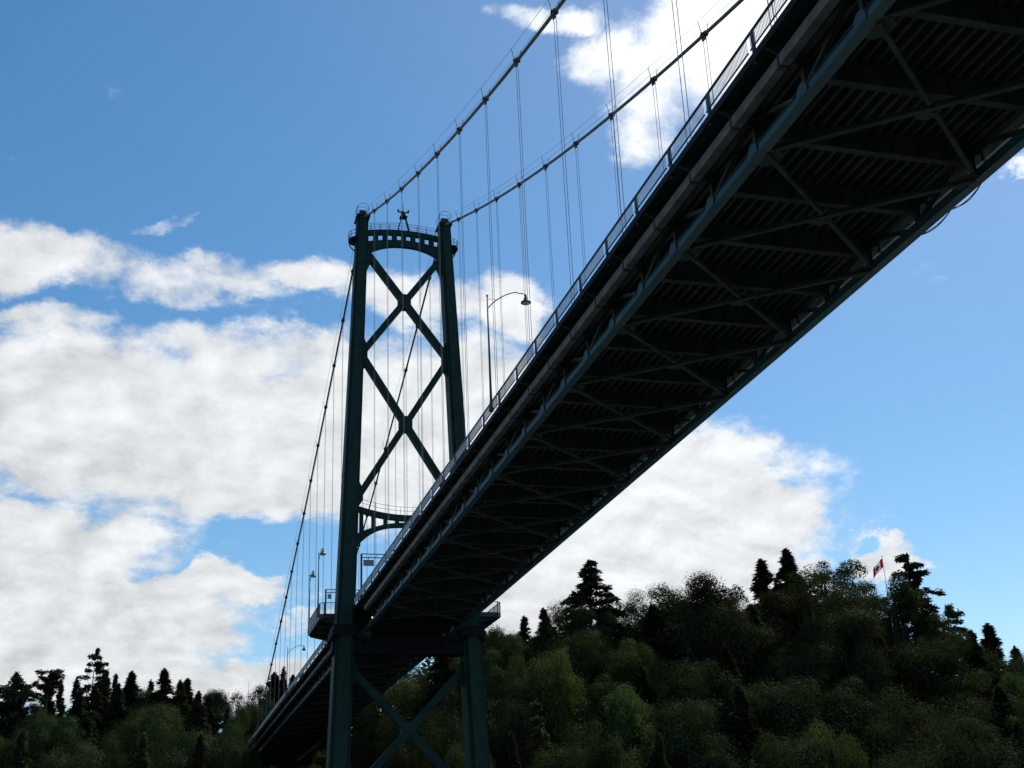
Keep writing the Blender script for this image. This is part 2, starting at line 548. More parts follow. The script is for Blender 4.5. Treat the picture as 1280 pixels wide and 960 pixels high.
def build_span(name, label, ya, yb):
    """deck of one span between ya < yb"""
    sp_ = thing(name, label, 'bridge deck')
    main = yb <= 0
    rot = ROT_MAIN if main else (0, 0, 0)
    # chords
    for x in (XL, XR):
        mb = MB()
        mb.bar(P(x, ya, Z_CH), P(x, yb, Z_CH), 0.40, 0.44)
        mb.bar(P(x, ya, Z_CH-0.235), P(x, yb, Z_CH-0.235), 0.54, 0.028)
        mb.bar(P(x, ya, Z_CH+0.235), P(x, yb, Z_CH+0.235), 0.54, 0.028)
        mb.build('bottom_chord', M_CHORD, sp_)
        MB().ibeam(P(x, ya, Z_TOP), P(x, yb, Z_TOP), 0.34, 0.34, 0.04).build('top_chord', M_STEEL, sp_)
    # deck plate and ribs
    MB().bar(P((XL+XR)/2, ya, Z_DECK), P((XL+XR)/2, yb, Z_DECK), XR-XL+1.6, 0.10).build('deck_plate', M_PLATE, sp_)
    MB().bar(P((XL+XR)/2, ya, Z_DECK+0.085), P((XL+XR)/2, yb, Z_DECK+0.085), 10.8, 0.06).build('road_surface', M_ASPH, sp_)
    nrib = 19
    for i in range(nrib):
        x = XL+0.45+(XR-XL-0.9)*i/(nrib-1)
        mb = MB()
        a, c = P(x, ya, 0), P(x, yb, 0)
        z0, z1 = Z_DECK-0.36, Z_DECK-0.045
        vs = []
        for (px, py, pz) in (a, c):
            vs += [(x-0.16, py, pz+z1), (x-0.085, py, pz+z0), (x+0.085, py, pz+z0), (x+0.16, py, pz+z1)]
        mb.add(vs, [(0, 1, 5, 4), (1, 2, 6, 5), (2, 3, 7, 6), (3, 0, 4, 7), (0, 3, 2, 1), (4, 5, 6, 7)])
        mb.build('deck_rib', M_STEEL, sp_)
    # sidewalks, kerbs, fascias, ducts
    for s, xr, xc in ((-1, RL, XL), (1, RR, XR)):
        xi = xc+s*0.25
        MB().bar(P((xi+xr-s*0.02)/2+s*0.06, ya, Z_WALK-0.09), P((xi+xr-s*0.02)/2+s*0.06, yb, Z_WALK-0.09), abs(xr-xi)+0.12, 0.17).build('sidewalk', M_PLATE, sp_)
        MB().bar(P(xr+s*0.11, ya, Z_WALK-0.24), P(xr+s*0.11, yb, Z_WALK-0.24), 0.05, 0.40).build('fascia', M_FASC, sp_)
        MB().bar(P(xc-s*0.1, ya, Z_WALK+0.25), P(xc-s*0.1, yb, Z_WALK+0.25), 0.18, 0.75).build('traffic_barrier', M_CONC, sp_)
        MB().bar(P(xc+s*0.75, ya, Z_WALK-0.31), P(xc+s*0.75, yb, Z_WALK-0.31), 0.10, 0.22).build('sidewalk_stringer', M_STEEL, sp_)
    n = int(round((yb-ya)/5))
    ys = [yb-6.0-5*k for k in range(n-1)] if main else [ya+4.0+5*k for k in range(n-1)]
    # floor beams with sidewalk brackets
    mb = MB()
    mb.ibeam((XL+0.1, 0, (Z_BEAM0+Z_BEAM1)/2), (XR-0.1, 0, (Z_BEAM0+Z_BEAM1)/2), 0.42, Z_BEAM1-Z_BEAM0, 0.05)
    for k in range(1, 8):
        x = XL+(XR-XL)*k/8
        mb.box(x-0.02, x+0.02, -0.16, 0.16, Z_BEAM0+0.052, Z_BEAM1-0.4)
    fb = mb.mesh('floor_beam', M_STEEL)
    br = {}
    for s, xr, xc in ((-1, RL, XL), (1, RR, XR)):
        m2 = MB()
        xo = xr+s*0.05
        xin = xc+s*0.2
        m2.prism([(xin, Z_WALK-0.20), (xin, Z_WALK-1.15), (xo, Z_WALK-0.48), (xo, Z_WALK-0.20)][::-s], -0.04, 0.04)
        br[s] = m2.mesh('walkway_bracket', M_STEEL)
    gus = MB().prismz([(-0.5, -0.75), (0.35, -0.75), (0.75, -0.35), (0.75, 0.35), (0.35, 0.75), (-0.5, 0.75)], -0.012, 0.012).mesh('gusset_plate', M_STEEL)
    side = MB().prism([(-0.45, -0.2), (0.45, -0.2), (0.45, 0.2), (0.16, 0.48), (-0.16, 0.48), (-0.45, 0.2)], -0.012, 0.012).mesh('chord_gusset', M_CHORD)
    post = MB().ibeam((0, 0, Z_CH+0.25), (0, 0, Z_TOP-0.17), 0.26, 0.26, 0.03, (1, 0, 0)).mesh('truss_post', M_STEEL)
    for k, y in enumerate(ys):
        d = dz_(y)
        place('floor_beam', fb, sp_, (0, y, d))
        for s, xc in ((-1, XL), (1, XR)):
            place('walkway_bracket', br[s], sp_, (0, y, d))
            place('truss_post', post, sp_, (xc, y, d))
            place('chord_gusset', side, sp_, (xc+s*0.285, y, Z_CH+d), (0, 0, R(90)))
    # web diagonals: a pair of shared meshes
    dg = [MB().ibeam((0, 0.25, Z_CH+0.2), (0, 4.75, Z_TOP-0.15), 0.2, 0.24, 0.03, (1, 0, 0)).mesh('truss_diagonal', M_STEEL),
          MB().ibeam((0, 4.75, Z_CH+0.2), (0, 0.25, Z_TOP-0.15), 0.2, 0.24, 0.03, (1, 0, 0)).mesh('truss_diagonal', M_STEEL)]
    for k, y in enumerate(ys[:-1]):
        y0 = min(y, ys[k+1])
        for x in (XL, XR):
            place('truss_diagonal', dg[k % 2], sp_, (x, y0, dz_(y0)), rot)
    # lateral X bracing, one X per 10 m, below the floor beams
    zb = Z_CH-0.02
    xa, xb = XL+0.28, XR-0.28
    b1 = MB().ibeam((xa, 0, zb), (xb, 10, zb), 0.30, 0.26, 0.03).mesh('lateral_brace', M_STEEL)
    b2 = MB()
    xm = (xa+xb)/2
    b2.ibeam((xa, 10, zb), (xm-0.30, 5+0.30*10/(xb-xa), zb), 0.22, 0.20, 0.03)
    b2.ibeam((xm+0.30, 5-0.30*10/(xb-xa), zb), (xb, 0, zb), 0.22, 0.20, 0.03)
    b2 = b2.mesh('lateral_brace', M_STEEL)
    ctr = MB().prismz([(0.62*math.cos(R(22.5+45*i)), 0.62*math.sin(R(22.5+45*i))) for i in range(8)], -0.015, 0.015).mesh('brace_plate', M_STEEL)
    for k in range(0, len(ys)-2, 2):
        y0 = min(ys[k], ys[k+2])
        d = dz_(y0)
        if main:
            d = dz_(y0+10) + SL*10
        # alternate which diagonal is the stout one
        place('lateral_brace', b1, sp_, (0, y0+10, d-(SL*10 if main else 0)), (math.atan(SL) if main else 0, 0, 0), (1, -1, 1))
        place('lateral_brace', b2, sp_, (0, y0+10, d-(SL*10 if main else 0)), (math.atan(SL) if main else 0, 0, 0), (1, -1, 1))
        place('brace_plate', ctr, sp_, (xm, y0+5, zb-0.15+dz_(y0+5)), rot)
        for xg, sgn in ((XL+0.45, 1), (XR-0.45, -1)):
            place('gusset_plate', gus, sp_, (xg, y0, zb-0.152+dz_(y0)), (rot[0], 0, 0), (sgn, 1, 1))
    # service ducts in 5 m lengths with bands
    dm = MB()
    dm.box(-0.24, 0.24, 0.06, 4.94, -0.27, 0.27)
    dm2 = dm.mesh('service_duct', M_DUCT_LIT)
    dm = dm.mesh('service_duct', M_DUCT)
    hb = MB()
    hb.box(-0.28, 0.28, -0.07, 0.07, -0.31, 0.45)
    hb = hb.mesh('duct_hanger', M_RAIL)
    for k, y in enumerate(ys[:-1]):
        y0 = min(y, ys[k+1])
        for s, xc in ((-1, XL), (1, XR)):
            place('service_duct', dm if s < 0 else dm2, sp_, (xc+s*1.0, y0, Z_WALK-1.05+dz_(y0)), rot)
            place('duct_hanger', hb, sp_, (xc+s*1.0, y0, Z_WALK-1.05+dz_(y0)), rot)
    # railings
    pm = MB().box(-0.06, 0.06, -0.10, 0.10, Z_WALK-0.55, Z_RAIL+0.03).mesh('railing_post', M_RAIL)
    bal = MB()
    for i in range(38):
        y = 0.18+i*(4.64/37)
        bal.box(-0.012, 0.012, y-0.009, y+0.009, Z_WALK+0.42, Z_RAIL-0.06)
    bal = bal.mesh('baluster_panel', M_BAL)
    frame = MB()
    frame.box(-0.03, 0.03, 0.1, 4.9, Z_WALK+0.36, Z_WALK+0.42)
    frame = frame.mesh('panel_rail', M_RAIL)
    for s, xr in ((-1, RL), (1, RR)):
        rail = place('railing', MB().bar(P(xr, ya, Z_RAIL), P(xr, yb, Z_RAIL), 0.12, 0.07).mesh('railing', M_RAIL), sp_)
        for k in range(n):
            y = ya+5*k
            place('railing_post', pm, rail, (xr, y, dz_(y)))
            place('baluster_panel', bal, rail, (xr, y, dz_(y)), rot)
            place('panel_rail', frame, rail, (xr, y, dz_(y)), rot)
    return sp_


main_span = build_span('bridge_deck', 'dark green main span deck overhead with cross braced underside', Y_MAIN, -0.02)
side_span = build_span('bridge_deck', 'far side span deck running from the tower into the trees', 0.02, Y_SIDE)

# small details hung on the main span
amber = MB().lathe([(0.06, 0.1), (0.1, 0.14), (0.1, 0.24), (0.06, 0.30)], (-6.2, -9.0, 33.95+0.1), 12)
ao = tag(amber.build('navigation_lamp', ml), 'tiny lit amber lamp under the deck edge near the tower', 'lamp')
MB().bar((-6.2, -9.0, 34.34), (-5.7, -9.0, 34.45), 0.05, 0.05).build('bracket', M_LAMP, ao)
hoses = thing('sagging_hose', 'thin dark hoses sagging in loops below the right deck edge', 'hose')
for (ya, yb, sag, off) in ((-116.0, -113.4, 0.34, 0.0), (-113.4, -110.4, 0.30, 0.0), (-115.8, -113.2, 0.22, 0.06), (-113.2, -110.6, 0.18, 0.06)):
    pts = []
    for i in range(13):
        t = i/12
        y = ya+(yb-ya)*t
        pts.append((XR+0.42+off, y, 34.30+dz_(y)-sag*4*t*(1-t)))
    MB().tube(pts, 0.025, 6).build('hose', M_RAIL, hoses)

# ------------------------------------------------------------------ tower
tower = thing('bridge_tower', 'dark green steel suspension bridge tower with crossed bracing', 'bridge tower')
LEG_TOP, LEG_BOT = 95.9, -20.0


def leg_c(z):      # |x| of leg centre line
    return 6.22+(95.9-z)*0.0358


def leg_w(z):
    return 1.62+(95.9-z)*0.0128


def leg_d(z):
    return 2.6+(95.9-z)*0.022


for s in (-1, 1):
    mb = MB()
    zs = [LEG_BOT, 0, 28.0, 52, 73, LEG_TOP]
    ring = []
    for z in zs:
        w, d, c = leg_w(z)/2, leg_d(z)/2, s*leg_c(z)
        a, e = 0.62, 0.70
        prof = [(w*a, -d), (w*a, -d*e), (w, -d*e), (w, d*e), (w*a, d*e), (w*a, d), (-w*a, d), (-w*a, d*e), (-w, d*e), (-w, -d*e), (-w*a, -d*e), (-w*a, -d)]
        ring.append([(c+x, y, z) for x, y in prof])
    n = 12
    vs = [p for r_ in ring for p in r_]
    fs = [tuple(range(n)), tuple(range(len(vs)-1, len(vs)-n-1, -1))]
    for i in range(len(zs)-1):
        for k in range(n):
            fs.append((i*n+k, (i+1)*n+k, (i+1)*n+(k+1) % n, i*n+(k+1) % n))
    mb.add(vs, fs)
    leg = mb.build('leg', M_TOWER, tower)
    # horizontal splice bands
    for z in np.arange(4, 94, 7.6):
        w, d, c = leg_w(z)/2+0.03, leg_d(z)/2+0.03, s*leg_c(z)
        MB().box(c-w*0.63, c+w*0.63, -d, d, z-0.16, z+0.16).build('splice_band', M_TOWER, leg)
    # cap, saddle housing
    c = s*leg_c(95.5)
    MB().box(c-1.0, c+1.0, -1.5, 1.5, 95.35, 95.62).build('cap', M_TOWER, leg)
    m2 = MB()
    prof = [(-1.25, 95.9), (1.25, 95.9), (1.05, 96.45), (0.45, 96.85), (-0.45, 96.85), (-1.05, 96.45)]
    m2.add([(c-0.42, y, z) for y, z in prof]+[(c+0.42, y, z) for y, z in prof],
           [tuple(range(6)), tuple(range(11, 5, -1))]+[(i, i+6, (i+1) % 6+6, (i+1) % 6) for i in range(6)])
    m2.build('saddle_housing', M_TOWER, leg)
    hoop = MB()
    for y in (-1.1, 0, 1.1):
        hoop.tube([(c-0.85, y, 95.9), (c-0.85, y, 97.2), (c-0.4, y, 97.6), (c+0.4, y, 97.6), (c+0.85, y, 97.2), (c+0.85, y, 95.9)], 0.03, 6)
    for x in (-0.85, 0.85):
        hoop.tube([(c+x, -1.1, 97.1), (c+x, 1.1, 97.1)], 0.03, 6)
    hoop.build('hand_hoop', M_TOWER, leg)
    # round balcony on the outer face
    bal = place('balcony', None, tower)
    bx = s*(leg_c(92)+leg_w(92)/2-0.05)
    arc = [R(-90+180*i/14) for i in range(15)]
    mbb = MB()
    mbb.prismz([(bx+s*1.15*math.cos(a), 1.5*math.sin(a)) for a in (arc if s > 0 else arc[::-1])], 91.7, 91.84)
    mbb.build('balcony_floor', M_TOWER, bal)
    for zz in (92.35, 92.9):
        MB().tube([(bx+s*1.1*math.cos(a), 1.45*math.sin(a), zz) for a in arc], 0.045, 6).build('balcony_rail', M_TOWER, bal)
    for a in arc[1::3]:
        MB().tube([(bx+s*1.1*math.cos(a), 1.45*math.sin(a), 91.8), (bx+s*1.1*math.cos(a), 1.45*math.sin(a), 92.9)], 0.045, 6).build('balcony_post', M_TOWER, bal)
    for yy in (-0.7, 0.7):
        MB().tube([(bx+s*0.02, yy, 90.4), (bx+s*0.5, yy, 90.75), (bx+s*0.85, yy, 91.3), (bx+s*0.9, yy, 91.75)], 0.09, 6).build('balcony_bracket', M_TOWER, bal)

# top strut: arched plates with openings
def curve_band(zt, zb, x0, x1, y, n=28):
    xs = [x0+(x1-x0)*i/n for i in range(n+1)]
    poly = [(x, zb(x)) for x in xs]+[(x, zt(x)) for x in xs[::-1]]
    mb_ = MB()
    for i in range(n):
        mb_.prism([(xs[i], zb(xs[i])), (xs[i+1], zb(xs[i+1])), (xs[i+1], zt(xs[i+1])), (xs[i], zt(xs[i]))], -y, y)
    return mb_


xi = leg_c(92)-leg_w(92)/2+0.1
top_t = lambda x: 94.15-0.55*(x/xi)**2
top_b = lambda x: 91.35-1.75*abs(x/xi)**2.4
ts = place('top_strut', None, tower)
curve_band(top_t, lambda x: top_t(x)-0.78, -xi, xi, 0.3).build('upper_chord', M_TOWER, ts)
curve_band(lambda x: top_t(x)-1.66-0.2*abs(x/xi), top_b, -xi, xi, 0.3).build('lower_chord', M_TOWER, ts)
nh = 8
for i in range(nh+1):
    x = -xi+2*xi*i/nh
    w = 0.36 if 0 < i < nh else 0.3
    MB().box(x-w, x+w, -0.27, 0.27, top_t(x)-2.0, top_t(x)-0.5).build('web_plate', M_TOWER, ts)
tr = place('walkway_railing', None, tower)
for yy in (-0.28, 0.28):
    for h in (0.55, 1.1):
        MB().tube([(-xi+2*xi*i/16, yy, top_t(-xi+2*xi*i/16)+h) for i in range(17)], 0.028, 5).build('hand_line', M_TOWER, tr)
    for i in range(1, 16, 2):
        x = -xi+2*xi*i/16
        MB().tube([(x, yy, top_t(x)-0.02), (x, yy, top_t(x)+1.1)], 0.03, 5).build('stanchion', M_TOWER, tr)
# beacon mast
bm = place('beacon_mast', None, tower)
zt0 = top_t(0)
for sx in (-1, 1):
    for sy in (-1, 1):
        MB().bar((sx*0.85, sy*0.25, zt0-0.02), (sx*0.3, sy*0.25, zt0+2.3), 0.12, 0.12).build('mast_leg', M_TOWER, bm)
MB().box(-0.55, 0.55, -0.5, 0.5, zt0+2.25, zt0+2.4).build('mast_platform', M_TOWER, bm)
MB().lathe([(0.3, 0), (0.36, 0.15), (0.36, 0.75), (0.24, 0.95), (0.05, 1.1)], (0, 0, zt0+2.4), 12).build('beacon', M_TOWER, bm)
MB().box(-0.85, 0.85, -0.07, 0.07, zt0+3.15, zt0+3.32).build('cross_arm', M_TOWER, bm)
for sx in (-0.78, 0.78):
    MB().lathe([(0.1, 0), (0.15, 0.1), (0.13, 0.32), (0.04, 0.4)], (sx, 0, zt0+3.3), 8).build('beacon_lamp', M_TOWER, bm)
MB().tube([(0, 0, zt0+3.4), (0, 0, zt0+4.6)], 0.04, 6).build('lightning_rod', M_TOWER, bm)


def face_x(z):
    return leg_c(z)-leg_w(z)/2


def cross(zt, zb, w=0.95, dep=1.0):
    """an X between the legs with plates"""
    zc = (zt*face_x(zb)+zb*face_x(zt))/(face_x(zt)+face_x(zb))
    for s in (-1, 1):
        p0, p1 = (s*(face_x(zt)+0.3), 0, zt), (-s*(face_x(zb)+0.3), 0, zb)
        if s < 0:
            MB().bar(p0, p1, dep, w, (0, 0, 1)).build('diagonal_brace', M_TOWER, tower)
        else:
            MB().bar(p0, p1, dep-0.06, w*0.93, (0, 0, 1)).build('diagonal_brace', M_TOWER, tower)
    oc = [(0.42, 1.15), (0.92, 0.5), (0.92, -0.5), (0.42, -1.15), (-0.42, -1.15), (-0.92, -0.5), (-0.92, 0.5), (-0.42, 1.15)]
    MB().prism([(x, zc+z) for x, z in oc], -dep/2-0.03, dep/2+0.03).build('brace_plate', M_TOWER, tower)
    return zc


def haunch(z, upz, dnz, ln, dep):
    """plate on the inner face of both legs where braces land"""
    for s in (-1, 1):
        f0 = lambda q: s*(face_x(q)+0.15)
        pts = [(f0(z+upz), z+upz), (f0(z)-s*ln, z+0.34*upz), (f0(z)-s*ln, z-0.34*dnz), (f0(z-dnz), z-dnz)]
        MB().prism(pts, -dep, dep).build('haunch_plate', M_TOWER, tower)


cross(90.3, 73.6)
cross(73.6, 51.9)
haunch(89.4, 1.6, 3.2, 0.75, 0.53)
haunch(73.6, 3.0, 3.2, 0.75, 0.54)
haunch(52.6, 2.4, 1.9, 0.8, 0.53)
# portal strut above the road
xp = face_x(49)+0.12
pt = lambda x: 50.05+1.15*abs(x/xp)**2
pb = lambda x: 48.35-3.0*abs(x/xp)**3
ps = place('portal_strut', None, tower)
curve_band(pt, lambda x: pt(x)-0.78, -xp, xp, 0.35).build('upper_chord', M_TOWER, ps)
curve_band(lambda x: 48.35+0.62-1.75*abs(x/xp)**2, pb, -xp, xp, 0.35).build('lower_chord', M_TOWER, ps)
for x in (-6.2, -4.55, -2.9, -1.3, 0, 1.3, 2.9, 4.55, 6.2):
    MB().box(x-0.25, x+0.25, -0.32, 0.32, 48.35-1.75*abs(x/xp)**2+0.3, pt(x)-0.5).build('web_plate', M_TOWER, ps)
pr_ = place('portal_railing', None, tower)
for h in (0.55, 1.1):
    MB().tube([(-xp+2*xp*i/16, -0.33, pt(-xp+2*xp*i/16)+h) for i in range(17)], 0.028, 5).build('hand_line', M_TOWER, pr_)
for i in range(1, 16, 2):
    x = -xp+2*xp*i/16
    MB().tube([(x, -0.33, pt(x)-0.02), (x, -0.33, pt(x)+1.1)], 0.03, 5).build('stanchion', M_TOWER, pr_)
# cross beam under the deck, shade put into its near-black colour; bearings
cb = place('cross_beam', None, tower)
MB().box(-leg_c(32)-1.9, leg_c(32)+1.9, -1.45, 1.45, 32.85, 33.2).build('top_flange', M_FASC, cb)
MB().box(-leg_c(32)-1.5, leg_c(32)+1.5, -1.1, 1.1, 31.4, 32.85).build('web', M_FASC, cb)
MB().box(-leg_c(32)-1.7, leg_c(32)+1.7, -1.35, 1.35, 31.1, 31.4).build('bottom_flange', M_FASC, cb)
for x in np.arange(-9, 9.1, 1.5):
    MB().box(x-0.04, x+0.04, -1.3, 1.3, 31.4, 32.85).build('stiffener', M_FASC, cb)
for s, x in ((-1, XL), (1, XR)):
    MB().box(x-0.6, x+0.6, -1.0, 1.0, 33.2, 34.05).build('bearing_block', M_STEEL, cb)
for s in (-1, 1):
    c = s*leg_c(34)
    mb = MB()
    mb.box(c-1.75, c+1.75, -2.3, 2.3, 33.3, 34.0)
    mb.box(c-1.6, c+1.6, -2.2, 2.2, 34.0, 34.7)
    mb.build('leg_collar', M_FASC, tower)  # near-black like the beam: shade below the deck is in the colour
# lower X
cross(29.4, 13.0, 0.95, 1.1)
cross(13.0, -6.0, 1.0, 1.1)
haunch(29.0, 1.6, 2.4, 0.8, 0.58)
haunch(13.0, 2.6, 2.6, 0.8, 0.58)
for s in (-1, 1):
    c = s*leg_c(-14)
    MB().lathe([(4.6, -24), (4.6, -12.6), (4.2, -12.2)], (c, 0, 0), 24).build('pier', M_CONC, tower)


# lookout platforms beside the legs
def lookout(xa, xb, ya, yb, label):
    """xa inner, xb outer"""
    s = 1 if xb > xa else -1
    lo = tag(place('lookout_platform', None, tower), label)
    lo['label'] = label
    x0, x1 = min(xa, xb), max(xa, xb)
    poly = [(xa, ya), (xb-s*0.5, ya), (xb, ya+0.5), (xb, yb-1.2), (xb-s*1.2, yb), (xa, yb)]
    if s < 0:
        poly = poly[::-1]
    f = MB().prismz(poly, 36.35, 36.62).build('platform_floor', M_STEEL, lo)
    inner = [(x*0.985+xa*0.015, y*0.985+(ya+yb)/2*0.015) for x, y in poly]
    for y in np.linspace(ya+0.6, yb-0.8, 4):
        MB().prism([(xa, 35.2), (xa, 36.349), (xb-s*0.25, 36.349), (xb-s*0.25, 36.0)][::(-1 if s > 0 else 1)], y-0.1, y+0.1).build('platform_bracket', M_STEEL, lo)
    edges = [(poly[i], poly[(i+1) % 6]) for i in range(6)]
    for (p, q_) in edges:
        if abs(p[0]-xa) < 1e-6 and abs(q_[0]-xa) < 1e-6:
            continue
        MB().bar((p[0], p[1], 36.43), (q_[0], q_[1], 36.43), 0.06, 0.62).build('fascia', M_RAIL, lo)
        rl = MB().bar((p[0], p[1], Z_RAIL), (q_[0], q_[1], Z_RAIL), 0.10, 0.07).build('railing', M_RAIL, lo)
        L = math.hypot(q_[0]-p[0], q_[1]-p[1])
        k = max(1, int(L/2.6))
        mbp, mbb = MB(), MB()
        for i in range(k+1):
            t = i/k
            x, y = p[0]+(q_[0]-p[0])*t, p[1]+(q_[1]-p[1])*t
            mbp.box(x-0.05, x+0.05, y-0.05, y+0.05, 36.2, Z_RAIL)
        nb_ = int(L/0.13)
        for i in range(1, nb_):
            t = i/nb_
            x, y = p[0]+(q_[0]-p[0])*t, p[1]+(q_[1]-p[1])*t
            mbb.box(x-0.011, x+0.011, y-0.011, y+0.011, 36.75, Z_RAIL-0.03)
        mbp.build('railing_post', M_RAIL, lo)
        if nb_ > 1:
            mbb.build('baluster_panel', M_BAL, lo)
    return lo


lookout(-7.5, -11.35, 1.4, 15.4, 'lookout platform left of the tower, carrying two lamp posts')
lookout(8.5, 12.7, -1.0, 13.0, 'lookout platform right of the tower, above the trees')

# ------------------------------------------------------------------ cables
def cz_main(t):
    return 95.75-0.43994*t+0.00095868*t*t


def cz_side(t):
    return 95.75-0.402*t+0.00042*t*t


band_m = MB().tube([(0, -0.34, 0), (0, 0.34, 0)], 0.235, 12)
band_m.box(-0.06, 0.06, -0.30, 0.30, -0.46, -0.2)
band_m.box(-0.30, 0.30, -0.05, 0.05, -0.10, 0.16)
band_m = band_m.mesh('cable_band', M_RAIL)
stan_m = MB()
for sx in (-1, 1):
    stan_m.tube([(sx*0.22, 0, 0.1), (sx*0.42, 0, 1.15)], 0.028, 5)
stan_m = stan_m.mesh('stanchion', M_CABLE)
rope_m = MB().tube([(0, 0, 0), (0, 0, -1)], 0.021, 6).mesh('hanger_rope', M_ROPE)
sock_m = MB().lathe([(0.05, 0), (0.08, 0.1), (0.08, 0.4), (0.05, 0.55)], (0, 0, 0), 8).mesh('rope_socket', M_CABLE)

for s, lbl in ((-1, 'left suspension cable with its paired vertical hangers, nearest the camera'), (1, 'right suspension cable with its paired vertical hangers, behind the left one')):
    ct = thing('suspension_cable', lbl, 'bridge cable', 'main suspension cables')
    x = s*6.1
    main_pts = [(x, -t, cz_main(t)) for t in np.linspace(0, 250, 60)]
    side_pts = [(x, t, cz_side(t)) for t in np.linspace(0, 186, 40)]
    MB().tube(main_pts, 0.15, 12).build('main_cable', M_CABLE, ct, True)
    MB().tube(side_pts, 0.15, 12).build('side_cable', M_CABLE, ct, True)
    for off in (-0.42, 0.42):
        MB().tube([(x+off, p[1], p[2]+1.13) for p in main_pts[1:]], 0.017, 4).build('hand_rope', M_CABLE, ct)
        MB().tube([(x+off, p[1], p[2]+1.13) for p in side_pts[1:]], 0.017, 4).build('hand_rope', M_CABLE, ct)
    for sgn, nmax, cz in ((-1, 24, cz_main), (1, 17, cz_side)):
        for k in range(1, nmax+1):
            t = 10.0*k
            z = cz(t)
            slope = (cz(t+0.1)-cz(t-0.1))/0.2*sgn
            y = sgn*t
            a = math.atan(slope)
            place('cable_band', band_m, ct, (x, y, z), (a, 0, 0))
            place('stanchion', stan_m, ct, (x, y, z))
            zd = Z_WALK+dz_(y)-0.1
            for dy_ in (-0.27, 0.27):
                z1 = z+dy_*slope-0.3
                if z1-zd > 0.8:
                    place('hanger_rope', rope_m, ct, (x, y+dy_, z1), (0, 0, 0), (1, 1, z1-zd))
                    place('rope_socket', sock_m, ct, (x, y+dy_, zd+0.1))


# ------------------------------------------------------------------ street lamps
def street_lamp(label, loc, h, rotz, arm=3.3):
    """bell lamp on a curved bracket; arm points to local +x"""
    t = thing('street_lamp', label, 'street lamp', 'lamps along the bridge', loc, (0, 0, rotz))
    MB().tube([(0, 0, 0), (0, 0, h*0.35), (0, 0, h)], [0.11, 0.09, 0.06], 10).build('pole', M_LAMP, t, True)
    MB().lathe([(0.2, 0), (0.2, 0.25), (0.14, 0.5), (0.12, 0.9)], (0, 0, 0), 10).build('pole_base', M_LAMP, t)
    MB().lathe([(0.09, 0), (0.1, 0.08), (0.02, 0.2)], (0, 0, h-0.02), 8).build('finial', M_LAMP, t)
    pts = []
    for i in range(13):
        u = i/12
        pts.append((arm*u, 0, h-1.15+1.75*math.sin(u*math.pi*0.56)**0.8-(0.12*u if u > 0.8 else 0)))
    ar = MB().tube(pts, 0.045, 8).build('bracket_arm', M_LAMP, t, True)
    MB().tube([(0.03, 0, h-0.25), (arm*0.22, 0, h-0.28), (arm*0.36, 0, pts[4][2]-0.02)], 0.02, 6).build('brace_rod', M_LAMP, ar)
    hz = pts[-1][2]
    hd = MB().lathe([(0.05, 0.03), (0.09, -0.08), (0.12, -0.30), (0.17, -0.36), (0.19, -0.52), (0.27, -0.62), (0.42, -0.70), (0.44, -0.80), (0.36, -0.82)], (arm, 0, hz), 16).build('lamp_head', M_LAMP, t, True)
    MB().lathe([(0.30, 0), (0.26, -0.08), (0.14, -0.14)], (arm, 0, hz-0.82), 12).build('lens', M_POLE, hd)
    return t


street_lamp('curved arm street lamp with bell head, nearest one on the left railing', (-7.55, -73.3, 37.15+dz_(-73.3)), 10.1, 0)
street_lamp('taller seeming street lamp at the near edge of the left lookout platform', (-11.45, 3.2, 36.62), 8.6, R(-68), 1.1)
street_lamp('street lamp at the far outer corner of the left lookout platform', (-11.2, 15.0, 36.62), 8.3, R(-68), 1.0)
street_lamp('small distant street lamp on the side span above the conifer tops', (-7.55, 80.0, 36.85), 8.9, 0, 3.1)


# lane signal gantries
def gantry(label, y, z, xa, xb, boxes):
    t = thing('sign_gantry', label, 'sign gantry', None, (0, y, 0))
    for x in (xa, xb):
        MB().tube([(x, 0, Z_DECK+0.12), (x, 0, z+0.5)], 0.14, 8).build('post', M_LAMP, t)
    for dz2 in (0, 0.5):
        MB().tube([(xa, 0, z+dz2), (xb, 0, z+dz2)], 0.07, 8).build('beam', M_LAMP, t)
    for i in range(1, 12):
        x = xa+(xb-xa)*i/12
        MB().tube([(x, 0, z), (x+(xb-xa)/24, 0, z+0.5)], 0.03, 5).build('lacing_bar', M_LAMP, t)
    for (x0, x1, z0, z1) in boxes:
        bx_ = MB().box(x0, x1, -0.14, 0.14, z0, z1).build('signal_box', M_SIGN, t)
        MB().box(x0-0.05, x1+0.05, -0.2, 0.1, z1, z1+0.06).build('hood', M_LAMP, bx_)
        MB().box((x0+x1)/2-0.04, (x0+x1)/2+0.04, -0.04, 0.04, z1, z+0.02).build('drop_arm', M_LAMP, bx_)
    return t


gantry('lane signal gantry over the road just behind the tower legs', 6.0, 45.55, -5.2, 6.2, [(-4.9, -3.5, 44.4, 45.1), (-0.4, 1.0, 44.4, 45.1), (3.6, 5.0, 44.4, 45.1)])
gantry('small far lane signal gantry seen left of the tower leg', 38.0, 47.5, -5.9, 6.9, [(-5.6, -5.0, 46.5, 47.1), (-0.6, 0.4, 46.6, 47.2)])

# slim mast beyond the end of the bridge
mst = thing('radio_mast', 'very thin mast rising above trees left of the bridge end', 'mast', None, (-6.0, 200.0, 30.0))
MB().tube([(0, 0, 0), (0, 0, 12), (0, 0, 26.8)], [0.14, 0.09, 0.03], 8).build('pole', M_LAMP, mst)
MB().lathe([(0.5, 0), (0.5, 0.15), (0.2, 0.4)], (0, 0, -0.05), 10).build('base', M_CONC, mst)

